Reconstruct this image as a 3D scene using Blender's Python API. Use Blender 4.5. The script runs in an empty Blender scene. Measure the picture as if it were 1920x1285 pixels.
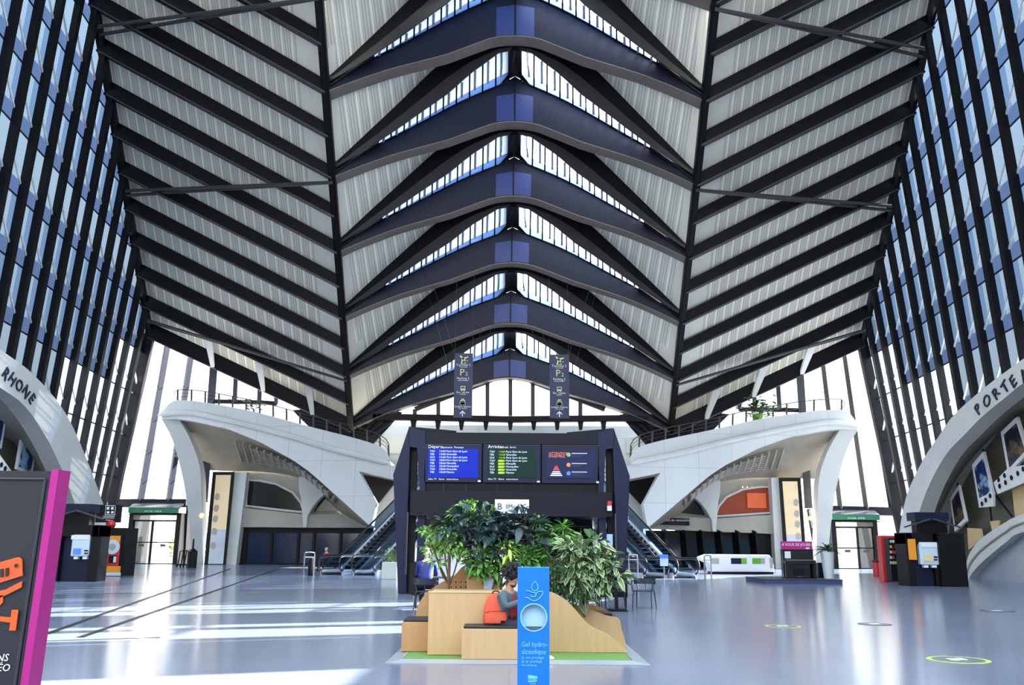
import bpy, bmesh, math, random
import numpy as np
from mathutils import Vector, Matrix
random.seed(7)
C = bpy.context.scene.collection
sc = bpy.context.scene
# ------------------------------------------------------------------ camera
F = 1650.0; PITCH = math.radians(12.9); ROLL = math.radians(0.4)
cam = bpy.data.cameras.new('camera'); camo = bpy.data.objects.new('camera', cam); C.objects.link(camo)
cam.sensor_width = 36; cam.lens = 36*F/1920; cam.clip_end = 600
camo.location = (0, 0, 1.6)
CR = (Matrix.Rotation(math.pi/2+PITCH, 3, 'X') @ Matrix.Rotation(ROLL, 3, 'Z'))
camo.rotation_euler = CR.to_euler()
sc.camera = camo
# ------------------------------------------------------------------ light and exposure
sc.view_settings.view_transform = 'Standard'; sc.view_settings.look = 'None'
sc.view_settings.gamma = 1; sc.view_settings.use_curve_mapping = False
sc.view_settings.exposure = 0.7
w = bpy.data.worlds.new('sky'); sc.world = w; w.use_nodes = True
nt = w.node_tree; bg = nt.nodes['Background']
tc = nt.nodes.new('ShaderNodeTexCoord'); sp = nt.nodes.new('ShaderNodeSeparateXYZ'); rp = nt.nodes.new('ShaderNodeValToRGB')
nt.links.new(tc.outputs['Generated'], sp.inputs[0]); nt.links.new(sp.outputs['Z'], rp.inputs[0]); nt.links.new(rp.outputs[0], bg.inputs[0])
rp.color_ramp.elements[0].position = 0.0; rp.color_ramp.elements[0].color = (.38, .375, .37, 1); e_ = rp.color_ramp.elements.new(.4); e_.color = (.72, .76, .8, 1)
rp.color_ramp.elements[1].position = 0.9; rp.color_ramp.elements[1].color = (.68, .84, 1, 1)
bg.inputs[1].default_value = 4.6
sun = bpy.data.lights.new('sun', 'SUN'); suno = bpy.data.objects.new('sun', sun); C.objects.link(suno)
sun.energy = 46; sun.angle = math.radians(.3); sun.color = (1, .93, .82)
SUN = Vector((0.85, 0.30, 0.46))
suno.rotation_euler = SUN.to_track_quat('Z', 'Y').to_euler()
suno.location = (60, 20, 60)
sc.cycles.use_denoising = True
sc.cycles.max_bounces = 8; sc.cycles.diffuse_bounces = 4; sc.cycles.transparent_max_bounces = 16
sc.cycles.sample_clamp_indirect = 8; sc.cycles.caustics_reflective = False; sc.cycles.caustics_refractive = False
# ------------------------------------------------------------------ rays: a photo pixel to a place at a known distance
def ray(px, py):
    return CR @ Vector(((px-960)/F, (642.5-py)/F, -1))
def PY(px, py, Y):
    d = ray(px, py); return Vector((0, 0, 1.6)) + d*(Y/d.y)
def PX(px, py, X):
    d = ray(px, py); return Vector((0, 0, 1.6)) + d*(X/d.x)
def PZ(px, py, Z=0.0):
    d = ray(px, py); return Vector((0, 0, 1.6)) + d*((Z-1.6)/d.z)
# ------------------------------------------------------------------ materials
def lin(c):
    r = []
    for x in c:
        x /= 255.0; r.append(x/12.92 if x <= .04045 else ((x+.055)/1.055)**2.4)
    return tuple(r)+(1,)
def mat(name, rgb, rough=.6, metal=0, vary=.08, scale=3.0, bump=0.0, spec=.5, emit=0, coat=0, screen=0):
    m = bpy.data.materials.new(name); m.use_nodes = True; t = m.node_tree; b = t.nodes['Principled BSDF']
    b.inputs['Base Color'].default_value = lin(rgb); b.inputs['Roughness'].default_value = rough
    b.inputs['Metallic'].default_value = metal; b.inputs['Specular IOR Level'].default_value = spec
    b.inputs['Coat Weight'].default_value = coat
    if screen:
        b.inputs['Base Color'].default_value = (.004, .004, .006, 1); b.inputs['Emission Color'].default_value = lin(rgb); b.inputs['Emission Strength'].default_value = screen; b.inputs['Specular IOR Level'].default_value = .15; return m
    if emit:
        b.inputs['Emission Color'].default_value = lin(rgb); b.inputs['Emission Strength'].default_value = emit
    if vary or bump:
        c = t.nodes.new('ShaderNodeTexCoord'); n = t.nodes.new('ShaderNodeTexNoise')
        n.inputs['Scale'].default_value = scale; n.inputs['Detail'].default_value = 6
        t.links.new(c.outputs['Object'], n.inputs['Vector'])
        if vary:
            mx = t.nodes.new('ShaderNodeMix'); mx.data_type = 'RGBA'
            a = lin(rgb); mx.inputs[6].default_value = tuple(x*(1-vary) for x in a[:3])+(1,)
            mx.inputs[7].default_value = tuple(min(1, x*(1+vary)) for x in a[:3])+(1,)
            t.links.new(n.outputs['Fac'], mx.inputs[0]); t.links.new(mx.outputs[2], b.inputs['Base Color'])
        if bump:
            bp = t.nodes.new('ShaderNodeBump'); bp.inputs['Strength'].default_value = bump; bp.inputs['Distance'].default_value = .02
            t.links.new(n.outputs['Fac'], bp.inputs['Height']); t.links.new(bp.outputs['Normal'], b.inputs['Normal'])
    return m
def glass(name, tint, gloss=.12, rough=.03):
    m = bpy.data.materials.new(name); m.use_nodes = True; t = m.node_tree; t.nodes.remove(t.nodes['Principled BSDF'])
    o = t.nodes['Material Output']; a = t.nodes.new('ShaderNodeBsdfTransparent'); g = t.nodes.new('ShaderNodeBsdfGlossy')
    a.inputs[0].default_value = lin(tint); g.inputs['Roughness'].default_value = rough
    x = t.nodes.new('ShaderNodeMixShader'); x.inputs[0].default_value = gloss
    t.links.new(a.outputs[0], x.inputs[1]); t.links.new(g.outputs[0], x.inputs[2]); t.links.new(x.outputs[0], o.inputs[0])
    return m
def frosted(name, col, tint):
    m = glass(name, tint, .35, .1); t = m.node_tree; g = [n for n in t.nodes if n.type == 'BSDF_GLOSSY'][0]; x = [n for n in t.nodes if n.type == 'MIX_SHADER'][0]
    t.nodes.remove(g); d = t.nodes.new('ShaderNodeBsdfTranslucent'); d.inputs[0].default_value = lin(col); x.inputs[0].default_value = .88; t.links.new(d.outputs[0], x.inputs[2]); return m
M = {}
M['steel'] = mat('black_steel', (9, 9, 14), .5, 0, .15, 1.0, spec=.22)
M['steel2'] = mat('dark_blue_steel', (26, 31, 50), .45, 0, .10, .4)
M['steelg'] = mat('grey_steel', (62, 62, 64), .5, .2, .1, 1)
M['girder'] = mat('girder_paint', (15, 21, 42), .45, 0, .1, .5, spec=.3)
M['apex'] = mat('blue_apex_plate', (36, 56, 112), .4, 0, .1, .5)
M['inner'] = mat('dark_grey_flange', (42, 42, 46), .5, 0, .15, 1)
M['skybar'] = mat('grey_blue_reflection_strip', (150, 160, 184), .6, 0, .1, 2)
M['navy'] = mat('navy_paint', (15, 22, 52), .45, 0, .1, 1, spec=.3)
M['navy2'] = mat('navy_cladding', (13, 14, 27), .5, 0, .08, 1, spec=.25)
M['black'] = mat('black', (7, 7, 10), .5, 0, .1, 2, spec=.25)
M['rubber'] = mat('black_rubber', (14, 14, 16), .7, 0, .1, 4)
M['white'] = mat('white_paint', (228, 230, 232), .45, 0, .04, 2)
M['whitem'] = mat('white_rod', (215, 222, 230), .4, .2, .04, 2)
M['chrome'] = mat('brushed_chrome', (200, 200, 205), .25, .9, .08, 6)
M['text'] = mat('white_lettering', (238, 238, 236), .6, 0, 0)
M['clear'] = glass('clear_glass', (246, 250, 252), .06)
M['dglass'] = glass('dark_glass', (64, 78, 96), .16, .06)
M['eglass'] = glass('balustrade_glass', (190, 205, 215), .1, .05)
def concrete(name, rgb, scale=.6, vary=.16, joint=0):
    m = mat(name, rgb, .72, 0, vary, scale, .06)
    if joint:
        t = m.node_tree; b = t.nodes['Principled BSDF']; c = t.nodes.new('ShaderNodeTexCoord')
        mp = t.nodes.new('ShaderNodeMapping'); mp.inputs['Rotation'].default_value = (math.pi/2, 0, 0)
        br = t.nodes.new('ShaderNodeTexBrick'); br.offset = 0
        br.inputs['Scale'].default_value = 1; br.inputs['Brick Width'].default_value = joint; br.inputs['Row Height'].default_value = joint
        br.inputs['Mortar Size'].default_value = .012; br.inputs['Color1'].default_value = (1, 1, 1, 1); br.inputs['Color2'].default_value = (.96, .96, .96, 1); br.inputs['Mortar'].default_value = (.6, .6, .6, 1)
        t.links.new(c.outputs['Object'], mp.inputs[0]); t.links.new(mp.outputs[0], br.inputs['Vector'])
        mx = t.nodes.new('ShaderNodeMix'); mx.data_type = 'RGBA'; mx.blend_type = 'MULTIPLY'; mx.inputs[0].default_value = 1
        old = b.inputs['Base Color'].links[0].from_socket
        t.links.new(old, mx.inputs[6]); t.links.new(br.outputs['Color'], mx.inputs[7]); t.links.new(mx.outputs[2], b.inputs['Base Color'])
    return m
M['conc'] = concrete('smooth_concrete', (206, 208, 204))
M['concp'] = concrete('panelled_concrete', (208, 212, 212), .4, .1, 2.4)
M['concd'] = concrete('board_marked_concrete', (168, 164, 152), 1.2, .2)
M['conco'] = concrete('outside_concrete', (226, 218, 206), .3, .06, 4)
# ------------------------------------------------------------------ mesh builder
def V(*a): return Vector(a)
class MB:
    def __init__(s): s.v = []; s.f = []; s.m = []; s.uv = {}
    def add(s, vs, fs, mi=0):
        o = len(s.v); s.v += [Vector(x) for x in vs]
        for f in fs: s.f.append([i+o for i in f]); s.m.append(mi)
        return s
    def box(s, c, d, R=None, mi=0):
        c = Vector(c); vs = []
        for z in (-.5, .5):
            for x, y in ((-.5, -.5), (.5, -.5), (.5, .5), (-.5, .5)):
                p = Vector((x*d[0], y*d[1], z*d[2]))
                if R is not None: p = R @ p
                vs.append(c+p)
        return s.add(vs, [(3, 2, 1, 0), (4, 5, 6, 7), (0, 1, 5, 4), (1, 2, 6, 5), (2, 3, 7, 6), (3, 0, 4, 7)], mi)
    def bx(s, x0, x1, y0, y1, z0, z1, mi=0):
        return s.box(((x0+x1)/2, (y0+y1)/2, (z0+z1)/2), (abs(x1-x0), abs(y1-y0), abs(z1-z0)), None, mi)
    def prism(s, poly, off, mi=0):
        n = len(poly); off = Vector(off); a = [Vector(p) for p in poly]
        return s.add(a+[p+off for p in a], [tuple(range(n)), tuple(range(2*n-1, n-1, -1))]+[(i, i+n, (i+1) % n+n, (i+1) % n) for i in range(n)], mi)
    def strip(s, A, B, mi=0):
        n = len(A)
        return s.add(list(A)+list(B), [(i, i+1, i+1+n, i+n) for i in range(n-1)], mi)
    def slab(s, A, B, off, mi=0):
        """ribbon between polylines A and B, given thickness by off (a vector or one per point)"""
        n = len(A)
        offs = [Vector(off)]*n if not isinstance(off, list) else [Vector(o) for o in off]
        A = [Vector(a) for a in A]; B = [Vector(b) for b in B]
        vs = A+B+[a+o for a, o in zip(A, offs)]+[b+o for b, o in zip(B, offs)]
        fs = []
        for i in range(n-1):
            fs += [(i, i+1, n+i+1, n+i), (2*n+i, 3*n+i, 3*n+i+1, 2*n+i+1), (i, 2*n+i, 2*n+i+1, i+1), (n+i, n+i+1, 3*n+i+1, 3*n+i)]
        fs += [(0, n, 3*n, 2*n), (n-1, 3*n-1, 4*n-1, 2*n-1)]
        return s.add(vs, fs, mi)
    def tube(s, pts, r, n=8, mi=0, cap=True, closed=False):
        pts = [Vector(p) for p in pts]; k = len(pts); rr = r if isinstance(r, (list, tuple)) else [r]*k
        vs = []; prev = None
        for i, p in enumerate(pts):
            if closed: t = pts[(i+1) % k]-pts[i-1]
            else: t = pts[min(i+1, k-1)]-pts[max(i-1, 0)]
            t = t.normalized() if t.length > 1e-9 else Vector((0, 0, 1))
            if prev is None:
                a = Vector((0, 0, 1)) if abs(t.z) < .9 else Vector((1, 0, 0)); u = t.cross(a).normalized()
            else:
                u = prev-t*prev.dot(t); u = u.normalized() if u.length > 1e-6 else t.orthogonal().normalized()
            prev = u; w_ = t.cross(u)
            for j in range(n):
                q = 2*math.pi*j/n; vs.append(p+(u*math.cos(q)+w_*math.sin(q))*rr[i])
        fs = []
        for i in range(k if closed else k-1):
            a = i*n; b = ((i+1) % k)*n
            for j in range(n): fs.append((a+j, a+(j+1) % n, b+(j+1) % n, b+j))
        if cap and not closed: fs += [tuple(range(n-1, -1, -1)), tuple(range((k-1)*n, k*n))]
        return s.add(vs, fs, mi)
    def beam(s, p0, p1, w_, h, up=(0, 0, 1), mi=0, w1=None, h1=None):
        p0 = Vector(p0); p1 = Vector(p1); d = (p1-p0).normalized(); up = Vector(up); r = d.cross(up).normalized(); u = r.cross(d)
        vs = []
        for p, a, b in ((p0, w_, h), (p1, w1 or w_, h1 or h)):
            for x, y in ((-.5, -.5), (.5, -.5), (.5, .5), (-.5, .5)): vs.append(p+r*x*a+u*y*b)
        return s.add(vs, [(3, 2, 1, 0), (4, 5, 6, 7), (0, 1, 5, 4), (1, 2, 6, 5), (2, 3, 7, 6), (3, 0, 4, 7)], mi)
    def lathe(s, c, prof, n=24, mi=0, sx=1, sy=1):
        c = Vector(c); vs = []; k = len(prof)
        for r, z in prof:
            for j in range(n):
                q = 2*math.pi*j/n; vs.append(c+Vector((math.cos(q)*r*sx, math.sin(q)*r*sy, z)))
        fs = [(i*n+j, i*n+(j+1) % n, (i+1)*n+(j+1) % n, (i+1)*n+j) for i in range(k-1) for j in range(n)]
        fs += [tuple(range(n-1, -1, -1)), tuple(range((k-1)*n, k*n))]
        return s.add(vs, fs, mi)
    def ell(s, c, r, R=None, n=12, m=8, mi=0):
        c = Vector(c); vs = []
        if not isinstance(r, (tuple, list)): r = (r, r, r)
        for i in range(1, m):
            a = math.pi*i/m
            for j in range(n):
                q = 2*math.pi*j/n; p = Vector((math.sin(a)*math.cos(q)*r[0], math.sin(a)*math.sin(q)*r[1], math.cos(a)*r[2]))
                vs.append(c+(R @ p if R is not None else p))
        t = len(vs)
        for z in (1, -1):
            p = Vector((0, 0, z*r[2])); vs.append(c+(R @ p if R is not None else p))
        fs = [(i*n+j, (i+1)*n+j, (i+1)*n+(j+1) % n, i*n+(j+1) % n) for i in range(m-2) for j in range(n)]
        fs += [(t, j, (j+1) % n) for j in range(n)]+[(t+1, (m-2)*n+(j+1) % n, (m-2)*n+j) for j in range(n)]
        return s.add(vs, fs, mi)
    def build(s, name, mats, parent=None, smooth=False, bevel=0, local=False, fix=True, origin=None):
        if not isinstance(mats, (list, tuple)): mats = [mats]
        if parent is not None: o0 = Vector((0, 0, 0)) if local else wloc(parent)
        elif origin is not None: o0 = Vector(origin)
        elif local: o0 = Vector((0, 0, 0))
        else:
            xs = [p.x for p in s.v]; ys = [p.y for p in s.v]; zs = [p.z for p in s.v]
            o0 = Vector(((min(xs)+max(xs))/2, (min(ys)+max(ys))/2, min(zs)))
        me = bpy.data.meshes.new(name)
        me.from_pydata([tuple(p-o0) for p in s.v], [], s.f)
        for m_ in mats: me.materials.append(m_)
        me.polygons.foreach_set('material_index', s.m)
        if s.uv:
            ul = me.uv_layers.new(name='UVMap')
            for l in me.loops:
                ul.data[l.index].uv = s.uv.get(l.vertex_index, (0, 0))
        if fix:
            b = bmesh.new(); b.from_mesh(me); bmesh.ops.recalc_face_normals(b, faces=b.faces); b.to_mesh(me); b.free()
        if smooth:
            me.polygons.foreach_set('use_smooth', [True]*len(me.polygons))
            try: me.set_sharp_from_angle(angle=math.radians(40))
            except Exception: pass
        o = bpy.data.objects.new(name, me); C.objects.link(o)
        if parent is not None: o.parent = parent
        else: o.location = o0
        if bevel:
            md = o.modifiers.new('bevel', 'BEVEL'); md.width = bevel; md.segments = 2; md.limit_method = 'ANGLE'
        return o
def wloc(o):
    l = o.location.copy()
    while o.parent is not None: o = o.parent; l = l+o.location
    return l
def tag(o, label, cat, group=None, kind=None):
    if label: o['label'] = label
    if cat: o['category'] = cat
    if group: o['group'] = group
    if kind: o['kind'] = kind
    return o
def thing(name, label, cat, loc=(0, 0, 0), rz=0, group=None):
    o = bpy.data.objects.new(name, None); C.objects.link(o); o.location = loc; o.rotation_euler = (0, 0, rz)
    o.empty_display_size = .2
    return tag(o, label, cat, group)
def struct(o): o['kind'] = 'structure'; return o
def copy_tree(o, parent=None):
    c = o.copy(); C.objects.link(c)
    if parent is not None: c.parent = parent
    for ch in list(o.children): copy_tree(ch, c)
    return c
def text(name, body, size, loc, m, parent=None, R=None, align='CENTER', ext=.004, sx=1, font=None, shear=0, space=1):
    """flat lettering, upright facing -Y by default, turned into a mesh"""
    cu = bpy.data.curves.new(name, 'FONT'); cu.body = body; cu.size = size; cu.extrude = ext; cu.align_x = align
    cu.resolution_u = 2; cu.shear = shear; cu.space_character = space
    to = bpy.data.objects.new(name, cu); C.objects.link(to)
    dg = bpy.context.evaluated_depsgraph_get(); me = bpy.data.meshes.new_from_object(to.evaluated_get(dg))
    bpy.data.objects.remove(to); bpy.data.curves.remove(cu)
    if R is None: R = Matrix.Rotation(math.pi/2, 3, 'X')
    me.transform(R.to_4x4() @ Matrix.Diagonal((sx, 1, 1, 1)))
    me.materials.clear(); me.materials.append(m); me.name = name
    o = bpy.data.objects.new(name, me); C.objects.link(o)
    if parent is not None: o.parent = parent; o.location = Vector(loc)-wloc(parent)
    else: o.location = loc
    return o
def interp(pts, x):
    xs = [p[0] for p in pts]; ys = [p[1] for p in pts]
    return float(np.interp(x, xs, ys))
def smooth_curve(pts, n=8):
    """Catmull-Rom through points of any dimension"""
    P = [Vector(p) for p in pts]; out = []
    for i in range(len(P)-1):
        p0 = P[max(i-1, 0)]; p1 = P[i]; p2 = P[i+1]; p3 = P[min(i+2, len(P)-1)]
        for j in range(n):
            t = j/n
            out.append(.5*((2*p1)+(p2-p0)*t+(2*p0-5*p1+4*p2-p3)*t*t+(3*p1-p0-3*p2+p3)*t**3))
    out.append(P[-1]); return out
ORD = ['nearest', 'second', 'third', 'fourth', 'fifth', 'sixth', 'seventh', 'eighth', 'ninth', 'tenth', 'eleventh', 'twelfth', 'thirteenth', 'fourteenth', 'fifteenth']
FAR = ['farthest', 'second', 'third', 'fourth', 'fifth', 'sixth', 'seventh', 'eighth', 'ninth', 'tenth', 'eleventh', 'twelfth', 'thirteenth', 'fourteenth', 'fifteenth', 'sixteenth']
# ================================================================== THE HALL
# ------------------------------------------------------------------ floor and ground
def floor_mat():
    m = bpy.data.materials.new('polished_floor_tiles'); m.use_nodes = True; t = m.node_tree; b = t.nodes['Principled BSDF']
    c = t.nodes.new('ShaderNodeTexCoord'); br = t.nodes.new('ShaderNodeTexBrick'); br.offset = 0
    br.inputs['Scale'].default_value = 1; br.inputs['Brick Width'].default_value = 1.2; br.inputs['Row Height'].default_value = .6
    br.inputs['Mortar Size'].default_value = .008; br.inputs['Mortar Smooth'].default_value = .3
    a = lin((116, 124, 144))
    br.inputs['Color1'].default_value = a; br.inputs['Color2'].default_value = lin((111, 119, 139)); br.inputs['Mortar'].default_value = lin((98, 104, 118))
    t.links.new(c.outputs['Object'], br.inputs['Vector'])
    n = t.nodes.new('ShaderNodeTexNoise'); n.inputs['Scale'].default_value = .35; n.inputs['Detail'].default_value = 5
    t.links.new(c.outputs['Object'], n.inputs['Vector'])
    mx = t.nodes.new('ShaderNodeMix'); mx.data_type = 'RGBA'; mx.blend_type = 'OVERLAY'; mx.inputs[0].default_value = .25
    t.links.new(br.outputs['Color'], mx.inputs[6]); t.links.new(n.outputs['Fac'], mx.inputs[7]); t.links.new(mx.outputs[2], b.inputs['Base Color'])
    b.inputs['Roughness'].default_value = .16; b.inputs['Specular IOR Level'].default_value = .32
    bp = t.nodes.new('ShaderNodeBump'); bp.inputs['Strength'].default_value = .04; bp.inputs['Distance'].default_value = .01
    n2 = t.nodes.new('ShaderNodeTexNoise'); n2.inputs['Scale'].default_value = 2.2
    t.links.new(c.outputs['Object'], n2.inputs['Vector']); t.links.new(n2.outputs['Fac'], bp.inputs['Height']); t.links.new(bp.outputs['Normal'], b.inputs['Normal'])
    return m
M['floor'] = floor_mat()
struct(MB().bx(-30, 30, -12, 68.5, -.3, 0).build('floor', M['floor'], origin=(0, 0, 0)))
struct(MB().bx(-260, 260, 68.5, 420, -.4, -.06).build('floor', mat('pale_paving', (122, 114, 104), .9, 0, .12, .3), origin=(0, 0, 0)))
# dark stone lines let into the floor on the left
fl = MB()
for (a, b, wd) in (((86, 1190), (432, 1067), .13), ((150, 1196), (520, 1068), .13), ((86, 1113), (345, 1113), .1), ((225, 1079), (352, 1079), .12), ((80, 1203), (300, 1196), .06)):
    p, q = PZ(*a), PZ(*b); p.z = q.z = .003
    fl.beam(p, q, wd, .004)
struct(fl.build('floor_inlay', M['black']))
# ------------------------------------------------------------------ corrugated ceiling lining
def lining(name, period):
    m = bpy.data.materials.new(name); m.use_nodes = True; t = m.node_tree; b = t.nodes['Principled BSDF']
    uv = t.nodes.new('ShaderNodeUVMap'); s = t.nodes.new('ShaderNodeSeparateXYZ'); t.links.new(uv.outputs[0], s.inputs[0])
    def node(op, a, bb=None):
        k = t.nodes.new('ShaderNodeMath'); k.operation = op
        for i, v in enumerate((a, bb)):
            if v is None: continue
            if isinstance(v, (int, float)): k.inputs[i].default_value = v
            else: t.links.new(v, k.inputs[i])
        return k.outputs[0]
    u = node('DIVIDE', s.outputs[0], period); fr = node('FRACT', u)
    lit_seam = node('LESS_THAN', fr, .13)  # near-white seams paint the light caught in the lining gaps
    u2 = node('MULTIPLY', u, 4); fr2 = node('FRACT', u2); fine = node('LESS_THAN', fr2, .16)
    n = t.nodes.new('ShaderNodeTexNoise'); n.inputs['Scale'].default_value = .5; tc_ = t.nodes.new('ShaderNodeTexCoord'); t.links.new(tc_.outputs['Object'], n.inputs['Vector'])
    r = t.nodes.new('ShaderNodeMix'); r.data_type = 'RGBA'; r.inputs[6].default_value = lin((208, 207, 193)); r.inputs[7].default_value = lin((224, 223, 209)); t.links.new(n.outputs['Fac'], r.inputs[0])
    r1 = t.nodes.new('ShaderNodeMix'); r1.data_type = 'RGBA'; r1.inputs[7].default_value = lin((150, 150, 142)); t.links.new(fine, r1.inputs[0]); t.links.new(r.outputs[2], r1.inputs[6])
    r2 = t.nodes.new('ShaderNodeMix'); r2.data_type = 'RGBA'; r2.inputs[7].default_value = lin((255, 255, 250)); t.links.new(lit_seam, r2.inputs[0]); t.links.new(r1.outputs[2], r2.inputs[6])
    # plain band next to the spine, where v is above 1
    pl = node('GREATER_THAN', s.outputs[1], 1.0)
    r3 = t.nodes.new('ShaderNodeMix'); r3.data_type = 'RGBA'; r3.inputs[7].default_value = lin((226, 226, 214)); t.links.new(pl, r3.inputs[0]); t.links.new(r2.outputs[2], r3.inputs[6])
    t.links.new(r3.outputs[2], b.inputs['Base Color']); b.inputs['Roughness'].default_value = .6
    bp = t.nodes.new('ShaderNodeBump'); bp.inputs['Distance'].default_value = .05; bp.inputs['Strength'].default_value = .5
    t.links.new(fine, bp.inputs['Height']); t.links.new(bp.outputs['Normal'], b.inputs['Normal'])
    return m
M['line'] = lining('white_ribbed_lining', .62)
# ------------------------------------------------------------------ key lines of the roof, k = 0..5 from near to far
Y5 = 64.0; ST = 4.2
def YK(k): return Y5-ST*(5-k)
NP = {-1: {0: (605, 165), 1: (624, 328), 2: (638, 464), 3: (645, 587), 4: (650, 700), 5: (655, 800)},
      1: {0: (1330, 183), 1: (1303, 342), 2: (1287, 474), 3: (1275, 598), 4: (1267, 708), 5: (1262, 806)}}
EP = {-1: {1: (187, 90), 1.5: (200, 168), 2: (217, 245), 2.5: (233, 316), 3: (243, 378), 3.5: (253, 440), 4: (262, 503), 4.5: (269, 562), 5: (276, 628)},
      1: {.5: (1745, 50), 1: (1727, 127), 1.5: (1712, 201), 2: (1691, 274), 2.5: (1675, 341), 3: (1663, 408), 3.5: (1652, 467), 4: (1642, 526), 4.5: (1631, 583), 5: (1621, 642)}}
AP = {-1: (967, -82), 0: (966, 93), 1: (965, 251), 2: (962, 387), 3: (959, 510), 4: (957, 622), 5: (955, 722)}
def fitline(pts):   # k -> point, straight line through measured places
    ks = sorted(pts); A = np.array([[1, k] for k in ks]); B = np.array([list(pts[k]) for k in ks])
    s_, *_ = np.linalg.lstsq(A, B, rcond=None); return s_
NODE = {}; EAVE = {}
for sd in (-1, 1):
    f_ = fitline({k: PY(*p, YK(k)) for k, p in NP[sd].items()})
    NODE[sd] = lambda k, f_=f_: Vector(f_[0]+f_[1]*k)
    g_ = fitline({k: PY(*p, YK(k)) for k, p in EP[sd].items()})
    EAVE[sd] = lambda k, g_=g_: Vector(g_[0]+g_[1]*k)
def AX(k):   # centre of the ridge in the photo for bay k
    ks = sorted(AP); return interp([(q, AP[q][0]) for q in ks], k), interp([(q, AP[q][1]) for q in ks], k)
def proj(p):
    q = CR.transposed() @ (Vector(p)-Vector((0, 0, 1.6)))
    return (960+F*q.x/-q.z, 642.5-F*q.y/-q.z)
tG = [(956, 95), (934, 100), (908, 120), (884, 137), (841, 176), (787, 214), (757, 236), (710, 268), (670, 293), (640, 312), (625, 322)]
tT = [(966, 143), (956, 147), (948, 155), (934, 160), (890, 178), (841, 201), (762, 244), (710, 270), (670, 297), (640, 318), (625, 327)]
tF = [(966, 228), (945, 228.5), (924, 232), (894, 243), (841, 263), (790, 277), (740, 291), (690, 309), (650, 325), (625, 336)]
tM = [(966, 82), (924, 84), (880, 88), (841, 104), (740, 204), (640, 300), (625, 313)]
def tpl(L): return sorted([((966-x)/341.0, (y-93)/235.0) for x, y in L])
TG, TT, TF, TM = map(tpl, (tG, tT, tF, tM))
def tp(L, k, sd, s):
    """photo position on template line L of bay k, side sd, at s (0 centre .. 1 spine)"""
    t = interp(L, s); ax, ay = AX(k-1); bx_, by_ = AX(k); nx, ny = proj(NODE[sd](k))
    cx = ax+(bx_-ax)*min(1, max(0, t/.672)); y = ay+t*(ny-ay)+(1-s)*(by_-(ay+.672*(ny-ay)))*(t/.672)
    return cx+(nx-cx)*s, y
def memY(k, s): return YK(k-1)+.9+(YK(k)-.05-YK(k-1)-.9)*min(1, s)
SS = [i/22 for i in range(23)]
M['flange'] = mat('bounce_lit_flange', (112, 104, 98), .5, 0, .2, 1)  # lighter tan puts bounce light on the girder underside into its colour
wn = [0]
def window(mb, mats, parent=None, **kw):
    wn[0] += 1; return struct(mb.build('window_%d' % wn[0], mats, **kw))
M['skyglass'] = frosted('skylight_glass', (158, 168, 186), (110, 116, 124))
M['skyblue'] = frosted('blue_tinted_skylight_glass', (60, 82, 122), (62, 80, 112))
lab_b = {0: 'nearest, cut by the photo top', 1: 'second from the camera', 2: 'third from the camera', 3: 'fourth from the camera', 4: 'fifth from the camera', 5: 'farthest, framing the gable window'}
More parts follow.
